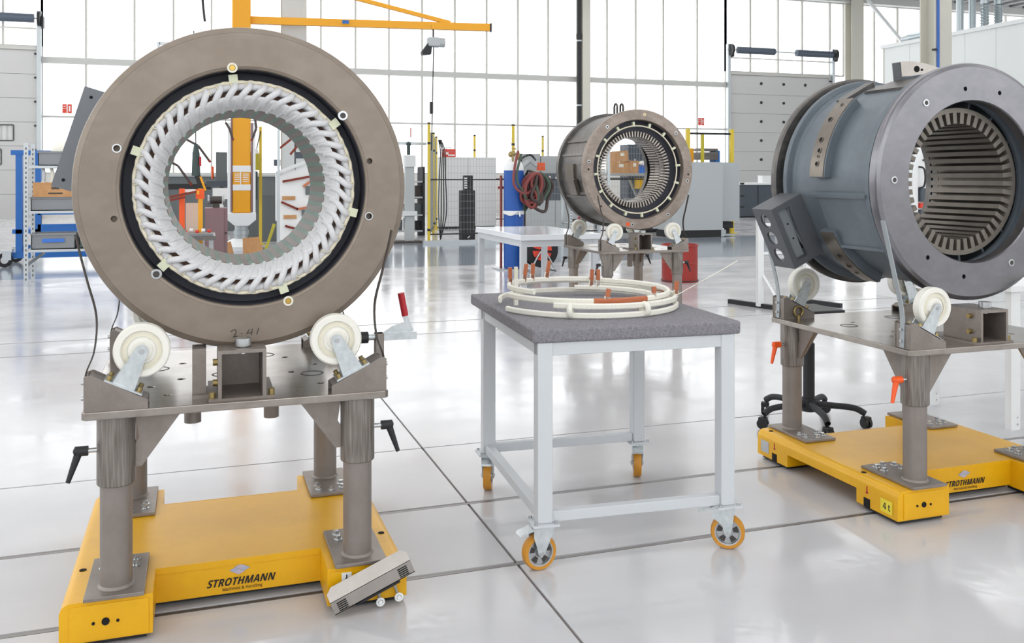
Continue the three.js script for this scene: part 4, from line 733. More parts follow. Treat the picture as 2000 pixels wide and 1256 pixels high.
{
  const p = [4.83, 0, -14.15];
  const c = thing('gas_cylinder', 'tall blue gas cylinder with a white shoulder and brass valve', 'gas cylinder', p);
  mesh('cylinder_body', LY([[0.02, 0.02], [0.15, 0.02], [0.163, 0.04], [0.163, 1.6]], 36), M.gasBlue, c, 'blue cylinder body');
  mesh('shoulder', LY([[0.163, 1.6], [0.158, 1.66], [0.13, 1.73], [0.085, 1.78], [0.045, 1.8], [0.04, 1.83]], 36, 1.2), M.white, c, 'white shoulder');
  mesh('valve', [C(0.025, 0.1, 'y', 0, 1.87, 0, 12), C(0.02, 0.14, 'x', 0.03, 1.87, 0, 10), C(0.035, 0.03, 'y', 0, 1.95, 0, 12), new THREE.SphereGeometry(0.05, 12, 10).translate(-0.06, 1.86, 0.05), new THREE.SphereGeometry(0.045, 12, 10).translate(0.07, 1.82, 0.08), C(0.015, 0.1, 'y', -0.05, 1.79, 0.1, 8)], M.yellowZinc, c, 'brass valve and regulator');
  const q = thing('cylinder_truck', 'reddish hand truck holding the blue gas cylinder', 'hand truck', [4.83, 0, -14.15]);
  mesh('toe_plate', BX(-0.3, 0.22, 0.0, 0.02, -0.25, 0.25), M.galv, q);
  for (const x of [-0.2, 0.2]) mesh('upright', C(0.022, 1.5, 'y', x, 0.77, -0.05, 10), x < 0 ? M.hoseRed : M.hoseDark, q);
  each('cross_bar', [BX(-0.2, 0.2, 0.5, 0.54, -0.22, -0.19), BX(-0.2, 0.2, 1.3, 1.34, -0.22, -0.19), rod([-0.2, 0.52, -0.05], [-0.2, 0.52, -0.2], 0.018), rod([0.2, 0.52, -0.05], [0.2, 0.52, -0.2], 0.018)], M.redDrum, q);
  mesh('strap', [L([[0.168, -0.03], [0.172, -0.03], [0.172, 0.03], [0.168, 0.03], [0.168, -0.03]], 32).rotateX(PI / 2).translate(0, 0.92, 0), T([[-0.2, 0.93, 0.05], [-0.1, 0.88, 0.17], [0.02, 0.94, 0.19], [0.04, 0.86, 0.2]], 0.014, 16, 6)], M.white, q, 'white retaining strap');
  const h = thing('hose_coil', 'thick bundle of red and green gas hoses hanging beside the blue cylinder', 'hose', [5.15, 1.36, -14.02]);
  const loops = [[M.hoseRed, 0.2, 0.0], [M.hoseDark, 0.24, 0.03], [M.hoseGreen, 0.17, -0.03], [M.hoseRed, 0.27, 0.05], [M.hoseDark, 0.21, 0.08], [M.hoseGreen, 0.25, -0.06], [M.hoseRed, 0.18, -0.08], [M.hoseDark, 0.29, 0.02], [M.hoseRed, 0.15, 0.1], [M.hoseGreen, 0.22, 0.11], [M.hoseRed, 0.24, 0.13], [M.hoseDark, 0.13, 0.12]];
  loops.forEach(([m, s, z], i) => { const o = ((i * 5) % 12 - 5.5) * 0.022, lean = (i % 4 - 1.5) * 0.06, k = (i % 3) * 0.05; mesh('hose_loop', T([[o * 0.3, 0.19, z], [o - s * 0.45, 0.04, z], [o - s * 0.42 - lean, -s * 0.8 - k, z + 0.02], [o - 0.05 + lean, -s * 1.3 - k, z], [o + s * 0.35, -s * 0.75, z - 0.02], [o + s * 0.62, 0, z], [o * 0.5 + s * 0.35, 0.16, z]], 0.027, 40, 7, true), m, h); });
  mesh('feed_hose', T([[-0.32, 0.55, 0.1], [-0.4, 0.3, 0.16], [-0.42, 0.0, 0.2], [-0.3, -0.12, 0.22], [-0.12, -0.1, 0.1], [0, 0.1, 0]], 0.022, 32, 7), M.hoseRed, h);
  mesh('feed_hose', T([[-0.28, 0.5, 0.12], [-0.38, 0.1, 0.2], [-0.25, -0.15, 0.2], [-0.16, -0.3, 0.1]], 0.02, 28, 7), M.hoseGreen, h);
  mesh('hook_arm', [rod([-0.1, 0.24, -0.05], [0.1, 0.17, 0], 0.02), rod([-0.1, 0.24, -0.05], [-0.14, 0.1, -0.16], 0.02)], M.strapDark, h);
  const w = thing('cable_reel', 'black cable reel with a red hub on the floor beside the gas cylinder', 'cable reel', [5.13, 0, -13.75]);
  each('drum_side', [C(0.27, 0.03, 'z', 0, 0.33, 0.1, 32), C(0.27, 0.03, 'z', 0, 0.33, -0.1, 32)], M.rubber, w);
  mesh('drum_core', C(0.2, 0.2, 'z', 0, 0.33, 0, 24), M.blackSoft, w);
  mesh('hub', [0, 1, 2, 3, 4, 5].map((k) => ringSector(0.045, 0.16, k * PI / 3, k * PI / 3 + 0.72, 0.012).translate(0, 0.33, 0.115)), M.redBox, w, 'red hub spokes');
  mesh('stand_frame', [T([[-0.22, 0.02, 0.16], [-0.2, 0.04, 0.16], [0, 0.33, 0.15], [0.2, 0.04, 0.16], [0.22, 0.02, 0.16]], 0.014, 24, 7), T([[-0.22, 0.02, -0.16], [-0.2, 0.04, -0.16], [0, 0.33, -0.15], [0.2, 0.04, -0.16], [0.22, 0.02, -0.16]], 0.014, 24, 7), rod([-0.22, 0.016, -0.2], [-0.22, 0.016, 0.2], 0.016), rod([0.22, 0.016, -0.2], [0.22, 0.016, 0.2], 0.016)], M.galv, w);
}
{
  const d = thing('steel_drum', 'red steel drum standing behind the far stand', 'drum', [6.53, 0, -11.75]);
  mesh('drum_body', LY([[0.26, 0.0], [0.265, 0.02], [0.255, 0.03], [0.255, 0.26], [0.263, 0.27], [0.255, 0.28], [0.255, 0.5], [0.265, 0.51], [0.265, 0.53], [0.25, 0.53], [0.25, 0.5]], 36), M.redDrum, d);
  mesh('drum_rim', L([[0.262, -0.008], [0.27, 0], [0.262, 0.008], [0.256, 0]], 36, 1.2).rotateX(PI / 2).translate(0, 0.02, 0), M.black, d);
  mesh('drum_lid', C(0.25, 0.01, 'y', 0, 0.5, 0, 36), M.redDrum, d);
}
{
  const t = thing('white_stand', 'slim white post stand on a dark base left of the dark terminal box', 'stand', [6.06, 0, -9.05]);
  mesh('post', B(0.075, 1.05, 0.05, 0, 0.545, 0), M.white, t);
  mesh('post', B(0.075, 1.05, 0.05, 0.75, 0.545, -0.15), M.white, t);
  each('cross_rail', [beam([0, 0.62, 0], [0.75, 0.62, -0.15], 0.03, 0.02), beam([0, 0.95, 0], [0.75, 0.95, -0.15], 0.03, 0.02)], M.white, t);
  mesh('brace', beam([0.02, 0.4, 0.0], [0.12, 0.04, 0.24], 0.03, 0.02), M.white, t);
  each('base_bar', [beam([-0.12, 0.025, -0.45], [0.14, 0.025, 0.42], 0.05, 0.05, [0, 1, 0]), beam([0.62, 0.025, -0.6], [0.88, 0.025, 0.3], 0.05, 0.05, [0, 1, 0])], M.blackSoft, t, 'dark base bar');
}
// ---------------------------------------------------------------- safety fence, cabinets and machines at the back
function fence(name, label, x0, z0, x1, z1, posts, h = 2.7) {
  const t = thing('safety_fence', label, 'fence', [0, 0, 0], 0, 'machine safety fences'), at = (u) => [x0 + (x1 - x0) * u, z0 + (z1 - z0) * u], len = Math.hypot(x1 - x0, z1 - z0);
  for (const u of posts) { const [x, z] = at(u); const p = mesh('fence_post', B(0.055, h, 0.055, x, h / 2, z), M.yellowPost, t, 'yellow fence post'); mesh('post_foot', B(0.18, 0.012, 0.18, x, 0.006, z), M.yellowPost, p); each('post_cap', [B(0.06, 0.04, 0.06, x, h, z), B(0.065, 0.05, 0.065, x, h - 0.45, z), B(0.065, 0.05, 0.065, x, 0.3, z)], M.black, p); }
  for (const y of [0.2, 1.43]) mesh('panel_frame', beam([x0, y, z0], [x1, y, z1], 0.03, 0.03, [0, 1, 0]), M.blackSoft, t);
  const w = []; for (let y = 0.3; y < h - 0.05; y += 0.16) w.push(beam([x0, y, z0], [x1, y, z1], 0.0045, 0.0045, [0, 1, 0]));
  for (let u = 0; u <= 1.0001; u += 0.075 / len) { const [x, z] = at(u); w.push(B(0.0032, h - 0.25, 0.0032, x, h / 2 + 0.06, z)); }
  const m = mesh('wire_mesh', w, M.wire, t, 'thin welded wire mesh'); m.userData.kind = 'stuff';
  return t;
}
fence('safety_fence', 'long wire mesh safety fence with yellow posts between the big stators', 4.88, -20.2, 10.7, -20.36, [0, 0.347]);
fence('safety_fence', 'short wire mesh safety fence running back from the tallest yellow post', 4.88, -20.2, 6.4, -25.6, [0.55, 0.98], 2.62);
fence('safety_fence', 'rear wire mesh safety fence behind the white cabinets', 7.8, -26.8, 12.4, -26.8, [0.02, 0.5], 2.75);
{
  const b = thing('fence_sill', 'low grey kerb rail along the foot of the safety fence', 'rail', [0, 0, 0]);
  mesh('kerb', BX(4.7, 7.6, 0, 0.07, -20.08, -19.98), M.galv, b);
  const m = thing('bollard', 'black stepped power bollard in front of the white cabinets', 'bollard', [5.97, 0, -20.9]);
  mesh('lower_housing', RB(0.32, 1.18, 0.3, 0.02, 0, 0.59, 0), M.blackSoft, m); mesh('upper_housing', RB(0.2, 0.36, 0.2, 0.015, 0.02, 1.35, 0), M.blackSoft, m);
  each('socket_strip', Array.from({ length: 5 }, (_, i) => B(0.07, 0.035, 0.02, -0.06, 1.24 + i * 0.055, 0.1)), M.white, m); mesh('housing_edge', B(0.012, 1.14, 0.012, -0.05, 0.59, 0.152), M.rubber, m);
  mesh('label_mark', beam([-0.03, 0.06, 0.152], [0.03, 0.11, 0.152], 0.02, 0.004), M.white, m);
}
function cabinet(name, label, x0, x1, h, z0, z1, mat, cols, plinth = 0.06) {
  const t = thing(name, label, 'cabinet', [(x0 + x1) / 2, 0, (z0 + z1) / 2]), w = x1 - x0, d = z1 - z0;
  mesh('carcass', BX(-w / 2, w / 2, plinth, h, -d / 2, d / 2 - 0.02), mat, t);
  for (let i = 0; i < cols; i++) mesh('cabinet_door', BX(-w / 2 + i * w / cols + 0.008, -w / 2 + (i + 1) * w / cols - 0.008, plinth + 0.01, h - 0.01, d / 2 - 0.02, d / 2), mat, t);
  mesh('plinth', BX(-w / 2 + 0.03, w / 2 - 0.03, 0, plinth, -d / 2 + 0.03, d / 2 - 0.05), M.black, t);
  return t;
}
cabinet('switch_cabinet', 'wide white double-door cabinet behind the black bollard', 6.5, 8.2, 2.06, -26.4, -25.6, M.cabinet, 2);
{
  const b = thing('tool_case', 'small red carrying case on top of the wide white cabinet', 'case', [6.84, 2.06, -25.9]);
  mesh('case_body', RB(0.38, 0.24, 0.25, 0.03, 0, 0.12, 0), M.redBox, b); each('case_print', [B(0.2, 0.04, 0.01, 0.06, 0.06, 0.126), B(0.1, 0.06, 0.01, -0.08, 0.11, 0.126)], M.white, b); mesh('case_handle', T([[-0.08, 0.24, 0], [-0.06, 0.28, 0], [0.06, 0.28, 0], [0.08, 0.24, 0]], 0.01, 12, 6), M.black, b);
}
cabinet('switch_cabinet', 'tall pale grey cabinet behind the blue cylinder, left one of two', 8.75, 9.35, 2.16, -25.8, -25.0, M.cabinetGrey, 1);
cabinet('switch_cabinet', 'tall pale grey cabinet left of the far stator, right one of two', 9.37, 9.99, 2.1, -25.8, -25.0, M.cabinetGrey, 1);
cabinet('switch_cabinet', 'low pale grey cabinet behind the hose bundle', 8.55, 9.98, 0.85, -24.2, -23.6, M.cabinetGrey, 2, 0.04);
{
  const b = thing('control_panel', 'dark sloping control panel on the low grey cabinet', 'control panel', [9.3, 0.85, -23.9]);
  mesh('console', X([[-0.3, 0], [0.3, 0], [0.3, 0.55], [-0.1, 0.75]], 1.25).rotateY(PI / 2).translate(-0.63, 0, 0), M.cabinetDark, b);
  each('switch', [[-0.2, 0.62], [0, 0.6], [0.2, 0.55]].map(([x, y]) => B(0.05, 0.09, 0.02, x, y, 0.3)), M.white, b);
  const o = thing('robot_arm', 'grey and orange robot wrist above the dark control panel', 'robot arm', [8.72, 1.6, -24.3]);
  mesh('arm_link', [rod([-0.25, 0.1, 0], [0.05, 0.35, 0], 0.07, 12), rod([0.05, 0.35, 0], [0.25, 0.2, 0], 0.06, 12)], M.cabinetGrey, o); mesh('arm_cable', T([[-0.3, 0.15, 0.08], [-0.2, 0.42, 0.1], [0.05, 0.5, 0.1], [0.2, 0.36, 0.08]], 0.03, 16, 7), M.black, o); mesh('arm_flange', B(0.2, 0.22, 0.14, 0.38, 0.18, 0), M.orange, o);
}
{
  const r = thing('perforated_post_rack', 'galvanised perforated rack behind the left edge of the far stator', 'rack', [7.62, 0, -18.5]);
  for (const x of [0, 0.9]) for (const z of [0, -0.5]) mesh('upright', [B(0.06, 2.1, 0.04, x, 1.05, z), B(0.12, 0.03, 0.06, x, 2.1, z)], M.galv, r);
  for (const y of [0.45, 1.1, 1.6]) mesh('shelf', BX(0, 0.9, y, y + 0.04, -0.5, 0), M.galv, r);
  mesh('slot_row', Array.from({ length: 30 }, (_, i) => B(0.018, 0.03, 0.004, 0, 0.15 + i * 0.062, 0.021)), M.black, r).userData.kind = 'stuff';
  const c = thing('toggle_lever', 'red handled toggle clamp on the perforated rack', 'clamp', [7.75, 0.49, -18.7]);
  mesh('clamp_body', BX(0, 0.3, 0, 0.08, -0.05, 0.05), M.strapDark, c); mesh('clamp_grip', rod([0.14, 0.08, 0], [0.22, 0.3, 0], 0.025), M.redHandle, c);
}
{ // machine cabinet right of the far stator
  const t = thing('machine_cabinet', 'large pale grey machine enclosure right of the far stator', 'machine', [12.0, 0, -20.4]);
  mesh('enclosure', BX(-1.1, 0.32, 0.18, 1.86, -0.6, 0.4), M.cabinetGrey, t); mesh('enclosure_side', BX(0.33, 1.12, 0.36, 1.86, -0.7, -0.1), M.cabinetGrey, t);
  mesh('plinth', BX(-1.05, 0.3, 0.0, 0.18, -0.5, 0.36), M.black, t); mesh('side_plinth', BX(0.35, 1.0, 0.18, 0.34, -0.65, -0.2), M.blackSoft, t);
  mesh('foot_bar', [BX(0.3, 0.75, 0.02, 0.06, -0.02, 0.3), BX(0.4, 0.6, 0.06, 0.16, 0.0, 0.1)], M.galv, t); each('hinge', [[1.32], [1.0], [0.72]].map(([y]) => B(0.1, 0.05, 0.04, 1.2, y, -0.1)), M.black, t);
  each('side_foot', [BX(0.4, 0.5, 0, 0.18, -0.65, -0.55), BX(0.85, 0.95, 0, 0.18, -0.4, -0.3)], M.black, t);
  const g = thing('guard_gate', 'yellow framed guard gate behind the pale grey machine enclosure', 'gate', [12.5, 0, -21.6]);
  mesh('gate_post', B(0.09, 2.75, 0.09, 0.83, 1.375, 0.4), M.yellowPost, g); mesh('gate_post', B(0.09, 2.75, 0.09, -0.48, 1.375, 0.4), M.yellowPost, g); mesh('gate_post', B(0.07, 2.6, 0.07, -0.05, 1.3, 0.4), M.olive, g);
  mesh('gate_rail', BX(-0.48, 0.83, 2.6, 2.65, 0.38, 0.42), M.black, g); mesh('gate_panel', BX(-0.38, -0.1, 0.3, 2.25, 0.0, 0.04), M.yellowDeep, g);
  each('cross_unit', [BX(0.05, 0.6, 1.95, 2.15, -0.3, 0.1), BX(0.05, 0.6, 2.18, 2.25, -0.3, 0.1)], M.shellDark, g); mesh('cable_chain', BX(0.58, 0.72, 0.3, 2.2, -0.3, 0), M.trolleyBlue, g); each('post_base', [BX(0.75, 0.92, 0, 0.02, 0.3, 0.5), BX(-0.56, -0.4, 0, 0.02, 0.3, 0.5)], M.yellowPost, g);
}
cabinet('work_cabinet', 'dark grey base cabinet next to the pale grey machine enclosure, left of two', 18.68, 19.4, 1.2, -29.7, -29.1, M.cabinetDark, 1, 0.05);
cabinet('work_cabinet', 'dark grey base cabinet beside the rim of the grey stator, right of two', 19.42, 20.14, 1.2, -29.7, -29.1, M.cabinetDark, 1, 0.05);
{
  const t = thing('worktop', 'white worktop lying over the two dark grey cabinets', 'worktop', [19.41, 1.2, -29.4]); mesh('slab', RB(1.6, 0.08, 0.7, 0.01, 0, 0.04, 0), M.white, t);
  const b = thing('white_carton', 'small white box on the white worktop', 'box', [19.95, 1.28, -29.4]); mesh('box_body', B(0.5, 0.24, 0.3, 0, 0.12, 0), M.white, b); mesh('box_lid', B(0.52, 0.03, 0.32, 0, 0.245, 0), M.white, b);
}
{ // seen through the far stator: shelf with cartons and bins, dark door leaf
  const s = thing('bench_shelf', 'grey shelf unit seen through the bore of the far stator', 'shelf', [11.95, 0, -24.0]);
  mesh('shelf_board', BX(-1.2, 1.2, 1.52, 1.6, -0.4, 0.4), M.galv, s); mesh('shelf_board', BX(-1.2, 1.2, 0.5, 0.58, -0.4, 0.4), M.galv, s); mesh('shelf_rail', BX(-1.2, 0.9, 1.44, 1.47, 0.35, 0.4), M.black, s);
  for (const x of [-1.15, 1.15]) mesh('upright', BX(x - 0.04, x + 0.04, 0, 2.5, -0.4, -0.32), M.galv, s); each('strut', [beam([-0.4, 1.45, 0.3], [0.0, 0.6, 0.3], 0.06, 0.04), beam([1.0, 1.45, 0.2], [0.8, 0.6, 0.3], 0.05, 0.04)], M.galv, s);
  const bx = (l, x, y, w, h, m, rz = 0) => { const c = thing(m === M.carton ? 'carton' : 'storage_bin', l, m === M.carton ? 'carton' : 'bin', [11.95 + x, y, -23.9]); if (m === M.carton) { mesh('carton_body', B(w, h, 0.4, 0, h / 2, 0).rotateZ(rz), m, c); mesh('packing_tape', B(w * 0.3, h * 0.3, 0.004, 0.02, h * 0.7, 0.203).rotateZ(rz), M.cream, c); mesh('carton_flap', B(w * 0.98, 0.01, 0.2, 0, h + 0.005, 0.1).rotateZ(rz), m, c); } else { mesh('bin_body', BX(-w / 2, w / 2, 0, h, -0.2, 0.2), m, c); mesh('bin_rim', [BX(-w / 2 - 0.01, w / 2 + 0.01, h - 0.03, h, 0.2, 0.22)], m, c); } };
  bx('lower brown carton on the shelf seen through the far stator', -0.66, 1.6, 0.5, 0.3, M.carton); bx('upper brown carton stacked at the left inside the far stator view', -0.62, 1.92, 0.42, 0.3, M.carton, 0.06); bx('brown carton with a white label left of the blue bins', -0.25, 1.6, 0.3, 0.34, M.carton, -0.03);
  bx('blue storage bin on the shelf, left of two', 0.08, 1.6, 0.34, 0.19, M.blueBin); bx('blue storage bin on the shelf, right of two', 0.46, 1.6, 0.34, 0.19, M.blueBin);
  const yb = thing('yellow_bin', 'yellow storage bin under the grey shelf seen through the far stator', 'bin', [0, 0, 0]); yb.position.set(12.0, 1.16, -23.5); mesh('bin_body', BX(-0.32, 0.32, 0, 0.26, -0.1, 0.2), M.yellowBin, yb); mesh('bin_lid', BX(-0.33, 0.33, 0.26, 0.285, -0.12, 0.22), M.yellowBin, yb);
  const sk = thing('white_sack', 'white sack lying on the blue bins seen through the far stator', 'sack', [12.2, 1.79, -23.95]); mesh('sack_body', new THREE.SphereGeometry(0.2, 20, 12).scale(1.35, 0.45, 0.7).translate(0, 0.08, 0), M.cream, sk); mesh('sack_knot', C(0.03, 0.06, 'x', 0.28, 0.08, 0, 8), M.cream, sk);
  const dl = thing('dark_locker', 'dark grey locker standing behind the blue bins', 'locker', [13.02, 0, -26.2]); mesh('locker_body', BX(-0.42, 0.42, 0, 2.5, -0.3, 0.28), M.cabinetDark, dl); mesh('locker_door', BX(-0.4, 0.4, 0.06, 2.46, 0.28, 0.3), M.cabinetDark, dl); each('door_lock', [B(0.05, 0.1, 0.02, -0.2, 2.0, 0.31), B(0.05, 0.05, 0.02, -0.2, 1.8, 0.31)], M.galv, dl);
  const md = thing('bench_machine', 'dark low bench with pale parts under the shelf inside the far stator view', 'bench', [11.4, 0, -22.6]); mesh('bench_body', BX(-0.7, 0.9, 0, 0.75, -0.3, 0.3), M.blackSoft, md); mesh('bench_top', BX(-0.75, 0.95, 0.75, 0.8, -0.35, 0.35), M.galv, md); each('workpiece', [B(0.4, 0.12, 0.2, -0.3, 0.86, 0), B(0.3, 0.16, 0.2, 0.5, 0.88, 0), C(0.05, 0.5, 'x', 0.1, 0.9, 0.2, 10)], M.alu, md);
}
{ // seen through the grey stator
  const t = thing('white_machine', 'white machine housing with a dark handle seen through the grey stator bore', 'machine', [8.55, 0, -9.3]);
  mesh('housing', BX(-0.4, 0.6, 0, 2.3, -0.3, 0.3), M.white, t); mesh('housing_door', BX(-0.38, -0.31, 0.4, 2.2, 0.3, 0.32), M.white, t); mesh('handle', T([[-0.3, 1.62, 0.32], [-0.27, 1.6, 0.37], [-0.27, 1.38, 0.37], [-0.3, 1.36, 0.32]], 0.012, 16, 6), M.black, t);
  each('control_box', [BX(-0.29, -0.05, 1.2, 1.36, 0.3, 0.36), BX(-0.29, -0.08, 0.95, 1.1, 0.3, 0.36)], M.cabinetDark, t); mesh('red_flap', BX(-0.29, -0.14, 1.12, 1.18, 0.3, 0.34), M.redBox, t); mesh('knob', [B(0.05, 0.02, 0.03, -0.2, 1.7, 0.31)], M.black, t);
}
// ---------------------------------------------------------------- jib crane and what stands around it (seen over and through the wound stator)
{
  const t = thing('jib_crane', 'yellow jib crane column with a long yellow boom and white base', 'crane', [0.81, 0, -19.7]);
  mesh('column', RB(0.36, 6.6, 0.36, 0.02, 0, 4.06, 0), M.yellowDeep, t, 'yellow square crane column');
  each('guard_strip', [BX(-0.27, -0.22, 0.74, 2.6, -0.02, 0.22), BX(0.22, 0.27, 0.74, 2.6, -0.02, 0.22)], M.white, t);
  each('guard_edge', [BX(-0.215, -0.185, 0.8, 2.7, 0.1, 0.2), BX(0.185, 0.215, 0.8, 2.6, 0.1, 0.2)], M.mauve, t);
  mesh('base_cup', X([[-0.28, 0.76], [-0.28, 0.62], [-0.14, 0.5], [0.14, 0.5], [0.28, 0.62], [0.28, 0.76]].reverse(), 0.5, 0.01).translate(0, 0, -0.25), M.white, t, 'white chamfered cup');
  mesh('neck', LY([[0.13, 0.22], [0.13, 0.3], [0.15, 0.31], [0.15, 0.4], [0.13, 0.41], [0.13, 0.51]], 24), M.galv, t); mesh('base_flare', LY([[0.4, 0], [0.4, 0.08], [0.32, 0.16], [0.16, 0.23], [0.1, 0.23]], 28), M.white, t, 'white flared foot');
  each('notice', [B(0.35, 0.13, 0.01, 0, 1.66, 0.185), B(0.35, 0.12, 0.01, 0, 1.28, 0.185)], M.white, t); each('notice_print', Array.from({ length: 10 }, (_, i) => B(0.12, 0.018, 0.004, i % 2 ? 0.08 : -0.08, 1.4 + Math.floor(i / 2) * 0.038, 0.183)), M.white, t); mesh('cable_tie', B(0.02, 0.34, 0.02, -0.02, 1.42, 0.19), M.white, t);
  const b = mesh('boom', beam([0.1, 4.72, 0], [5.02, 4.66, 1.05], 0.15, 0.12, [0, 0, 1]), M.yellowDeep, t, 'yellow boom'); mesh('boom_tie', [beam([0.15, 5.75, 0], [4.2, 4.74, 0.88], 0.08, 0.08, [0, 0, 1])], M.yellowDeep, t); mesh('boom_end', beam([5.02, 4.66, 1.05], [5.06, 4.66, 1.06], 0.17, 0.13, [0, 0, 1]), M.black, b); mesh('boom_label', B(0.14, 0.07, 0.004, 2.05, 4.7, 0.56), M.trolleyBlue, b);
  const h = thing('chain_hoist', 'small grey chain hoist hanging under the yellow boom', 'hoist', [4.62, 4.05, -18.9]);
  mesh('hoist_body', [RB(0.28, 0.2, 0.2, 0.04, 0.05, 0.28, 0), C(0.1, 0.16, 'x', 0.2, 0.28, 0, 14)], M.cabinetGrey, h); mesh('trolley_hook', [rod([0.04, 0.38, 0], [0.04, 0.62, 0], 0.02), B(0.12, 0.06, 0.1, 0.04, 0.6, 0)], M.strapDark, h); mesh('chain_bag', X([[-0.2, 0], [-0.02, 0.02], [0.0, 0.24], [-0.08, 0.26], [-0.22, 0.06]], 0.16).translate(0, 0, -0.08), M.black, h); mesh('control_cable', rod([0.05, 0.2, 0], [0.0, -2.0, 0], 0.012), M.black, h); mesh('pendant', RB(0.07, 0.26, 0.07, 0.02, 0.0, -1.1, 0.0), M.black, h);
}
{
  const wb = thing('wire_hung_tool', 'dark green screwdriver tool hanging on a thin cable inside the wound stator view', 'tool', [-0.01, 1.3, -14]);
  mesh('suspension', rod([-0.04, 0.55, 0], [-0.07, 2.3, 0], 0.008), M.black, wb); mesh('tool_body', [C(0.05, 0.34, 'y', -0.04, 0.38, 0, 12, 0.06), C(0.03, 0.12, 'y', -0.04, 0.6, 0, 10, 0.05)], M.teal, wb); mesh('tool_grip', beam([-0.03, 0.24, 0], [0.06, -0.02, 0], 0.08, 0.07), M.black, wb); mesh('tool_band', beam([0.02, 0.2, 0.03], [0.09, 0.0, 0.03], 0.03, 0.05), M.yellowDeep, wb); mesh('tool_button', B(0.03, 0.14, 0.04, 0.02, 0.42, 0.03), M.redHandle, wb);
  const fr = thing('winding_bench', 'orange posted winding bench with white panels seen through the wound stator', 'bench', [-0.12, 0, -13.1]);
  mesh('post', BX(-0.14, -0.07, 0, 1.34, -0.05, 0.05), M.orange, fr); mesh('post', BX(0.1, 0.16, 0, 1.34, -0.05, 0.05), M.yellowDeep, fr, 'yellow post'); mesh('post_clamp', [BX(0.07, 0.18, 1.2, 1.33, -0.06, 0.06)], M.orange, fr); mesh('cross_beam', [BX(-0.14, 0.16, 1.29, 1.33, -0.04, 0.0)], M.white, fr); mesh('back_panel', BX(-0.06, 0.13, 0.7, 1.14, -0.16, -0.12), M.cream, fr); mesh('bench_table', BX(-0.6, 0.32, 0.66, 0.72, -0.4, 0.35), M.shellDark, fr); each('bench_leg', [BX(-0.55, -0.49, 0, 0.66, -0.35, -0.29), BX(0.24, 0.3, 0, 0.66, -0.35, -0.29)], M.galv, fr);
  const pc = thing('copper_bar_bundle', 'dull copper bars lying across the orange posted bench', 'copper bars', [-0.12, 1.24, -13.0]);
  mesh('copper_bar', beam([-0.3, -0.02, 0.06], [0.08, 0.06, 0.06], 0.03, 0.02), M.copperDull, pc); mesh('copper_bar', beam([-0.34, -0.07, 0.07], [-0.06, -0.01, 0.07], 0.03, 0.02), M.copperDull, pc); mesh('bar_clip', B(0.03, 0.05, 0.04, 0.1, 0.05, 0.05), M.yellowDeep, pc);
  const ob = thing('parts_tray', 'tray of small orange and white parts on the winding bench', 'tray', [-0.18, 0.72, -12.95]); mesh('tray_body', BX(-0.25, 0.35, 0, 0.03, -0.15, 0.15), M.crate, ob); for (let i = 0; i < 7; i++) mesh('small_part', RB(0.05, 0.04, 0.04, 0.01, -0.15 + i * 0.075, 0.05 + (i % 2) * 0.02, (i % 3) * 0.06 - 0.05), i % 2 ? M.white : M.redBox, ob);
  const mc = thing('mauve_cabinet', 'mauve steel cabinet left of the crane foot', 'cabinet', [0.27, 0, -17.4]); mesh('carcass', BX(-0.18, 0.2, 0.02, 0.94, -0.3, 0.28), M.mauve, mc); mesh('cabinet_door', BX(-0.17, 0.14, 0.05, 0.92, 0.28, 0.3), M.mauve, mc); mesh('door_knob', C(0.015, 0.03, 'z', 0.17, 0.5, 0.3, 8), M.black, mc);
  const vs = thing('bench_grinder', 'dark bench grinder on the mauve cabinet', 'grinder', [0.28, 0.94, -17.4]); mesh('motor', C(0.07, 0.2, 'x', 0, 0.14, 0, 16), M.strapDark, vs); each('grinding_wheel', [C(0.09, 0.03, 'x', -0.13, 0.14, 0, 18), C(0.09, 0.03, 'x', 0.13, 0.14, 0, 18)], M.alu, vs); mesh('pedestal', BX(-0.06, 0.06, 0, 0.08, -0.06, 0.06), M.strapDark, vs);
  const mn = thing('grey_terminal', 'tall grey control terminal with a dark screen shelf behind the crane column', 'terminal', [0.5, 0, -23.8]); mesh('terminal_body', BX(-0.12, 0.14, 1.35, 2.1, -0.2, 0.2), M.slate, mn); mesh('terminal_shelf', BX(-0.35, 0.2, 1.25, 1.4, -0.2, 0.3), M.cabinetDark, mn); mesh('terminal_post', BX(-0.04, 0.06, 0, 1.25, -0.05, 0.05), M.white, mn); mesh('warning_light', [C(0.03, 0.3, 'y', -0.2, 1.6, 0.0, 10)], M.orange, mn); mesh('white_hood', BX(-0.2, 0.2, 0.95, 1.22, 0, 0.3), M.white, mn); mesh('terminal_base', BX(-0.2, 0.2, 0, 0.03, -0.2, 0.2), M.galv, mn);
  const yp = thing('yellow_pole', 'tall yellow pole with a yellow and dark canister right of the crane column', 'pole', [1.24, 0, -21]); mesh('pole', B(0.06, 2.6, 0.06, 0.03, 1.3, 0), M.yellowPost, yp); mesh('canister', [C(0.1, 0.36, 'y', -0.1, 1.82, 0.1, 16)], M.olive, yp); mesh('canister_cap', C(0.06, 0.12, 'y', -0.1, 2.05, 0.1, 14, 0.1), M.white, yp); mesh('canister_lower', BX(-0.16, -0.04, 1.0, 1.62, 0.02, 0.14), M.teal, yp); mesh('pole_foot', B(0.24, 0.02, 0.24, 0, 0.01, 0), M.yellowPost, yp); mesh('canister_rod', rod([-0.06, 2.1, 0.1], [0.03, 2.5, 0.03], 0.012), M.strapDark, yp);
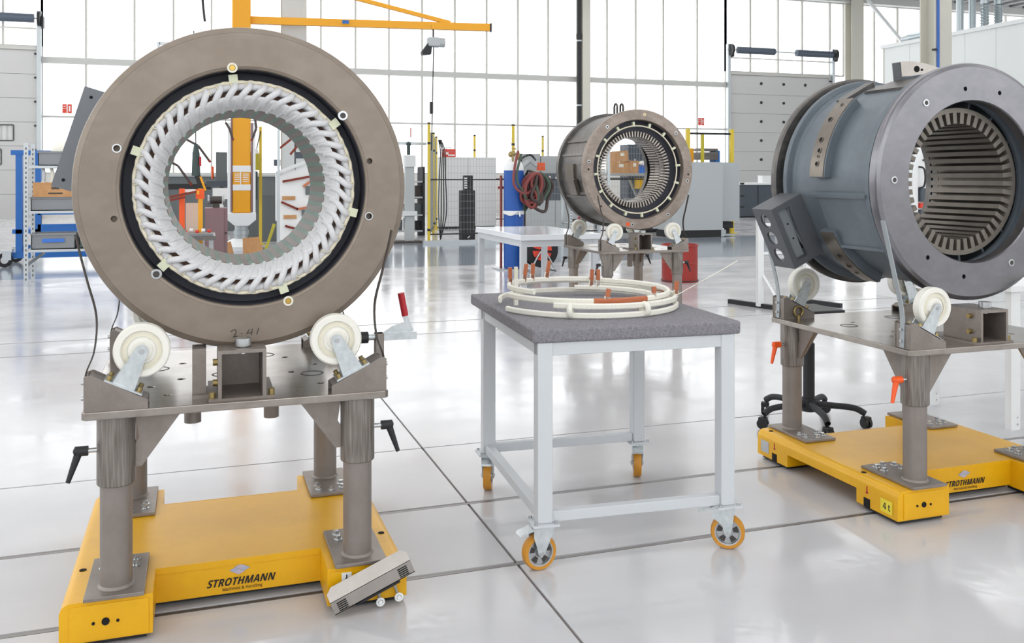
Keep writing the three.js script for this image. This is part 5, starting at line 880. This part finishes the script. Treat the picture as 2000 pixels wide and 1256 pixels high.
  const pw = thing('slate_partition', 'dark slate grey partition board right of the crane foot', 'partition', [1.2, 0, -21.6]); mesh('board', BX(-0.2, 0.92, 0.02, 1.08, -0.02, 0.02), M.slate, pw); each('board_foot', [BX(-0.15, -0.1, 0, 0.03, -0.2, 0.2), BX(0.8, 0.85, 0, 0.03, -0.2, 0.2)], M.black, pw);
  const lw = thing('low_counter', 'long grey low counter in front of the back glazing behind the crane', 'counter', [0.9, 0, -27]); mesh('counter_body', BX(-2.2, 2.6, 0.02, 1.5, -0.3, 0.3), M.slate, lw); mesh('counter_top', BX(-2.25, 2.65, 1.5, 1.56, -0.35, 0.35), M.cabinetGrey, lw); mesh('counter_recess', BX(-1.8, -0.6, 1.15, 1.3, 0.3, 0.31), M.black, lw);
  const bd = thing('tilted_parts_rack', 'white tilted parts rack with copper strips seen through the right side of the wound stator', 'rack', [1.46, 0, -15]);
  mesh('rack_board', X([[-0.26, 0.5], [0.34, 0.36], [0.36, 1.75], [-0.12, 1.62], [-0.26, 1.5]], 0.06).translate(0, 0, -0.05), M.white, bd); mesh('rack_arm', [beam([-0.3, 1.56, 0.05], [0.25, 1.78, 0.05], 0.05, 0.06), BX(-0.32, -0.2, 0.8, 1.58, -0.1, 0.0)], M.cabinet, bd); each('rack_leg', [BX(-0.3, -0.24, 0, 0.8, -0.1, -0.04), BX(0.28, 0.34, 0, 0.6, -0.1, -0.04)], M.galv, bd);
  for (const [p, q, m] of [[[-0.22, 1.42], [0.2, 1.5], M.copperDull], [[0.1, 1.34], [0.34, 1.52], M.copper], [[-0.24, 1.1], [0.02, 0.98], M.copperDull], [[0.0, 0.98], [0.34, 1.04], M.copper], [[-0.18, 0.72], [0.22, 0.6], M.copperDull], [[-0.26, 1.95], [-0.02, 2.15], M.copperDull], [[-0.1, 1.85], [0.06, 2.05], M.copperDull], [[-0.1, 0.4], [0.1, 0.36], M.copperDull]]) mesh('copper_strip', beam([...p, 0.05], [...q, 0.05], 0.035, 0.02), m, bd, 'copper strip');
  for (const [x, y] of [[-0.12, 1.16], [-0.1, 0.86], [0.02, 0.55]]) mesh('label_block', B(0.2, 0.06, 0.02, x, y, 0.02), M.carton, bd);
  each('parts_pocket', [B(0.16, 0.14, 0.05, 0.22, 1.28, 0.02), B(0.12, 0.1, 0.05, 0.14, 0.92, 0.02)], M.slate, bd); mesh('rack_hanger', [rod([-0.02, 1.6, 0.0], [-0.02, 2.2, 0], 0.012), B(0.14, 0.1, 0.08, 0.05, 1.84, 0.02), B(0.1, 0.1, 0.08, -0.3, 1.72, 0.02)], M.cabinetDark, bd);
  const st = thing('green_stick', 'yellow green stick leaning beside the crane foot', 'stick', [1.12, 0, -17]); mesh('stick_shaft', beam([-0.06, 0.02, 0], [0.14, 0.6, -0.1], 0.05, 0.03), M.olive, st); mesh('stick_tip', beam([0.14, 0.6, -0.1], [0.155, 0.645, -0.108], 0.055, 0.035), M.olive, st);
  const c1 = thing('carton_sheet', 'flattened brown carton on the floor left of the crane foot', 'carton', [0.32, 0, -18.2]); mesh('sheet', X([[-0.26, 0], [0.3, 0], [0.24, 0.3], [-0.1, 0.16]], 0.02).rotateX(R(-30)), M.carton, c1); mesh('fold_flap', BX(-0.2, 0.2, 0, 0.01, 0.02, 0.2), M.carton, c1);
  const c2 = thing('carton_sheet', 'flattened brown carton on the floor right of the crane foot', 'carton', [0.98, 0, -18.2]); mesh('sheet', X([[-0.2, 0], [0.2, 0], [0.1, 0.38], [-0.2, 0.36]], 0.02).rotateX(R(-30)), M.carton, c2); mesh('fold_flap', BX(-0.15, 0.15, 0, 0.01, 0.02, 0.2), M.carton, c2);
  for (const [l, pts] of [['bent dull copper hairpin hanging at the upper left of the wound stator view', [[-0.2, 2.05], [-0.02, 1.95], [0.12, 1.75]]], ['bent dull copper hairpin hanging left of the crane column top', [[0.36, 2.3], [0.42, 2.2], [0.46, 2.06]]], ['bent dull copper hairpin hanging at the left rim of the wound stator view', [[-0.42, 1.72], [-0.3, 1.66], [-0.14, 1.42]]], ['bent dull copper hairpin hanging right of the crane column', [[0.78, 2.36], [0.8, 2.22], [0.74, 2.06]]]]) {
    const hp = thing('copper_hairpin', l, 'copper hairpin', [0, 0, -14.2], 0, 'hairpins hanging from the rack'); const [x0, y0] = pts[0];
    mesh('hairpin_leg', [beam([...pts[0], 0], [...pts[1], 0], 0.035, 0.02), beam([...pts[1], 0], [...pts[2], 0], 0.035, 0.02)], M.hoseDark, hp); mesh('hairpin_tip', beam([...pts[2], 0], [pts[2][0] + (pts[2][0] - pts[1][0]) * 0.2, pts[2][1] + (pts[2][1] - pts[1][1]) * 0.2, 0], 0.036, 0.021), M.copperDull, hp); mesh('hanger_cord', rod([...pts[0], 0], [x0, 3.4, 0], 0.004, 5), M.black, hp);
  }
  const hr = thing('hairpin_rail', 'thin overhead rail carrying the copper hairpins behind the wound stator', 'rail', [0.2, 0, -14.2]); mesh('rail_bar', BX(-0.75, 0.9, 3.4, 3.44, -0.02, 0.02), M.galv, hr); each('rail_post', [BX(-0.78, -0.74, 0, 3.44, -0.02, 0.02), BX(0.9, 0.94, 0, 3.44, -0.02, 0.02)], M.galv, hr); each('rail_foot', [BX(-0.9, -0.62, 0, 0.02, -0.2, 0.2), BX(0.78, 1.06, 0, 0.02, -0.2, 0.2)], M.galv, hr);
}
{
  const t = thing('air_line', 'dark air line with a coupling hanging at the top left of the wound stator', 'air line', [0.03, 4.06, -16]);
  mesh('line', T([[0.02, 1.2, 0], [0, 0.7, 0], [0.02, 0.3, 0], [0.05, 0, 0]], 0.022, 20, 6), M.black, t); mesh('coupling', C(0.035, 0.2, 'y', 0.005, 0.45, 0, 10), M.strapDark, t); mesh('ceiling_drop', C(0.01, 4.8, 'y', 0.02, 3.55, 0, 6), M.black, t);
}
{ // grey test post with red tip left of the fence
  const t = thing('light_barrier', 'grey light barrier post beside the tall yellow fence post', 'machine post', [4.5, 0, -20.5]);
  mesh('post', BX(-0.1, 0.1, 0.02, 1.9, -0.08, 0.08), M.cabinetGrey, t); mesh('head_box', BX(-0.12, 0.12, 1.72, 1.98, -0.1, 0.12), M.cabinet, t); mesh('beacon', [C(0.04, 0.22, 'y', -0.02, 2.1, 0, 12), new THREE.SphereGeometry(0.055, 12, 8).translate(-0.02, 2.24, 0)], M.teal, t); mesh('red_tip', C(0.012, 0.22, 'y', 0.03, 2.5, 0, 8), M.redHandle, t); mesh('tip_rod', C(0.006, 0.2, 'y', 0.03, 2.3, 0, 6), M.galv, t); mesh('base', BX(-0.4, 0.25, 0, 0.05, -0.25, 0.2), M.strapDark, t); mesh('side_shelf', BX(-0.4, 0.15, 0.62, 0.72, -0.1, 0.15), M.cabinet, t); mesh('cross_arm', BX(-0.3, 0.4, 2.22, 2.28, -0.06, 0), M.galv, t);
  const s = thing('dark_rack', 'dark rack packed with parts behind the tall yellow fence post', 'rack', [4.95, 0, -23.2]);
  for (const y of [0.1, 0.5, 0.95, 1.35]) mesh('shelf', BX(-0.5, 0.45, y, y + 0.04, -0.3, 0.3), M.galv, s); for (const x of [-0.5, 0.45]) mesh('upright', BX(x - 0.03, x + 0.03, 0, 1.75, -0.3, 0.3), M.blackSoft, s);
  for (let i = 0; i < 12; i++) mesh('stored_part', B(0.16, 0.22 + 0.06 * (i % 3), 0.3, -0.4 + (i % 4) * 0.25, [0.26, 0.68, 1.1][Math.floor(i / 4)] , 0), [M.black, M.slate, M.strapDark][i % 3], s);
  const cb = thing('cable_bundle', 'black cable bundle hanging beside the tall yellow fence post', 'cables', [5.2, 0, -20.6]);
  for (let i = 0; i < 4; i++) mesh('cable', T([[0.02 * i, 2.35, 0], [0.05 + 0.03 * i, 2.1, 0.02 * i], [0.02 + 0.05 * i, 1.5, 0], [0.06 * i, 0.6, 0.02], [0.05, 0.05, 0]], 0.013, 20, 6), M.black, cb);
}
// ---------------------------------------------------------------- shelf rack and blue trolley at the left edge
{
  const r = thing('shelf_rack', 'galvanised slotted shelf rack at the left edge behind the wound stator', 'shelf', [-2.24, 0, -14.2]), levels = [0.5, 1.03, 1.65];
  for (const x of [0, 1.3]) for (const z of [0.2, -0.35]) { const u = mesh('upright', [B(0.055, 1.96, 0.012, x, 0.98, z), B(0.012, 1.96, 0.055, x - 0.022, 0.98, z - 0.02)], M.galv, r); mesh('slot_row', Array.from({ length: 28 }, (_, i) => B(0.014, 0.03, 0.004, x, 0.1 + i * 0.066, z + 0.007)), M.aluDark, u).userData.kind = 'stuff'; }
  for (const y of levels) mesh('shelf', [BX(0, 1.3, y - 0.035, y, -0.35, 0.2)], M.galv, r); mesh('foot_brace', beam([0.02, 0.3, 0.18], [0.15, 0.42, -0.3], 0.04, 0.01), M.galv, r);
  const crate = (l, x, y, w, h, m) => { const c = thing('storage_crate', l, 'crate', [-2.24 + x, y, -14.25]); mesh('crate_body', [BX(-w / 2, w / 2, 0, 0.012, -0.2, 0.2), BX(-w / 2, w / 2, 0, h, 0.19, 0.2), BX(-w / 2, w / 2, 0, h, -0.2, -0.19), BX(-w / 2, -w / 2 + 0.01, 0, h, -0.2, 0.2), BX(w / 2 - 0.01, w / 2, 0, h, -0.2, 0.2)], m, c); each('crate_rim', [BX(-w / 2 - 0.01, w / 2 + 0.01, h - 0.025, h, 0.2, 0.215), BX(-w / 2 - 0.01, w / 2 + 0.01, h - 0.025, h, -0.215, -0.2)], m, c); return c; };
  const cA = crate('grey crate with a blue stripe on the lowest shelf', 0.33, 0.5, 0.55, 0.22, M.crate); mesh('blue_stripe', B(0.28, 0.05, 0.003, 0, 0.12, 0.217), M.blueBin, cA);
  crate('small dark green crate beside the blue striped crate', 0.85, 0.5, 0.4, 0.2, M.teal);
  crate('grey crate under the brown cartons on the middle shelf', 0.45, 1.03, 0.8, 0.19, M.crate);
  crate('grey crate on the top shelf of the slotted rack', 0.5, 1.65, 0.72, 0.2, M.crate);
  const sk = thing('plastic_bag', 'cream plastic bag heaped in the top crate', 'bag', [-1.75, 1.7, -14.25]); mesh('bag_body', new THREE.SphereGeometry(0.2, 18, 10).scale(1.1, 0.9, 0.8).translate(0, 0.13, 0), M.cream, sk); mesh('bag_knot', C(0.02, 0.05, 'y', 0, 0.32, 0, 8), M.cream, sk);
  for (const [l, x, w] of [['long brown carton on the middle shelf of the slotted rack', 0.36, 0.56], ['short brown carton at the right of the middle shelf', 0.85, 0.36]]) { const c = thing('carton', l, 'carton', [-2.24 + x, 1.22, -14.2]); mesh('carton_body', B(w, 0.2, 0.36, 0, 0.1, 0), M.carton, c); each('carton_print', [B(0.1, 0.03, 0.002, 0.03, 0.12, 0.181), B(0.18, 0.02, 0.002, 0.03, 0.05, 0.181)].map((g) => g.translate(-0.03, 0, 0)), M.strapDark, c); }
  for (let i = 0; i < 6; i++) { const c = thing('insulation_strip', ['first', 'second', 'third', 'fourth', 'fifth', 'sixth'][i] + ' curved insulation strip from the left on the rack cartons', 'strip', [-2.24 + 0.2 + i * 0.105, 1.42, -14.2], 0, 'insulation strips standing on the rack'); mesh('strip_body', T([[0, 0.0, 0.12], [0.01, 0.1, 0.13], [0.0, 0.17, 0.1], [-0.02, 0.2, 0.02]], 0.022, 14, 6), i % 2 ? M.cream : M.whiteFrame, c); mesh('strip_foot', B(0.05, 0.008, 0.06, 0, 0.004, 0.12), M.cream, c); }
  const t = thing('blue_trolley', 'blue steel transport trolley with a black castor behind the slotted rack', 'trolley', [-2.85, 0, -17.2]);
  for (const x of [0, 0.28]) mesh('upright', BX(x - 0.05, x + 0.05, 0.2, 1.9, -0.05, 0.05), M.trolleyBlue, t); mesh('upright', BX(1.5, 1.6, 0.2, 1.9, -0.05, 0.05), M.trolleyBlue, t);
  each('frame_rail', [BX(-0.12, 1.65, 1.86, 1.94, -0.06, 0.06), BX(-0.1, 1.65, 0.14, 0.24, -0.06, 0.06), BX(-0.12, 1.65, 0.2, 0.3, -0.9, -0.8), BX(0.28, 1.5, 0.62, 0.7, -0.05, 0.05), BX(0.28, 1.5, 0.86, 0.92, -0.05, 0.05)], M.trolleyBlue, t); mesh('load_bed', BX(-0.1, 1.65, 0.55, 0.62, -0.9, 0.05), M.trolleyBlue, t);
  each('stored_roller', Array.from({ length: 9 }, (_, i) => C(0.05, 0.8, 'z', 0.35 + i * 0.13, 0.98, -0.4, 12)), M.galv, t);
  for (const [x, z] of [[-0.2, 0.1], [1.6, 0.1], [-0.2, -0.85], [1.6, -0.85]]) { const w = mesh('castor', C(0.12, 0.05, 'z', x, 0.12, z, 20), M.rubber, t); mesh('castor_hub', C(0.06, 0.056, 'z', x, 0.12, z, 16), M.alu, w); mesh('castor_fork', [BX(x - 0.03, x + 0.1, 0.12, 0.26, z - 0.045, z - 0.03), BX(x - 0.03, x + 0.1, 0.12, 0.26, z + 0.03, z + 0.045), BX(x - 0.05, x + 0.12, 0.25, 0.28, z - 0.06, z + 0.06)], M.galv, w); }
}

// set every group down at the base of its thing
for (const t of [...scene.children]) {
  if (!t.isGroup || t.userData.kind === 'structure' || (t.position.lengthSq() > 0 && t.userData.category !== 'stator')) continue;
  t.updateMatrixWorld(true);
  const b = new THREE.Box3().setFromObject(t), base = V((b.min.x + b.max.x) / 2, b.min.y, (b.min.z + b.max.z) / 2);
  if (t.userData.category === 'stator') { base.x = t.position.x; base.z = t.position.z; }
  const local = t.worldToLocal(base.clone());
  for (const c of t.children) c.position.sub(local);
  t.position.copy(base);
}
renderer.render(scene, camera);
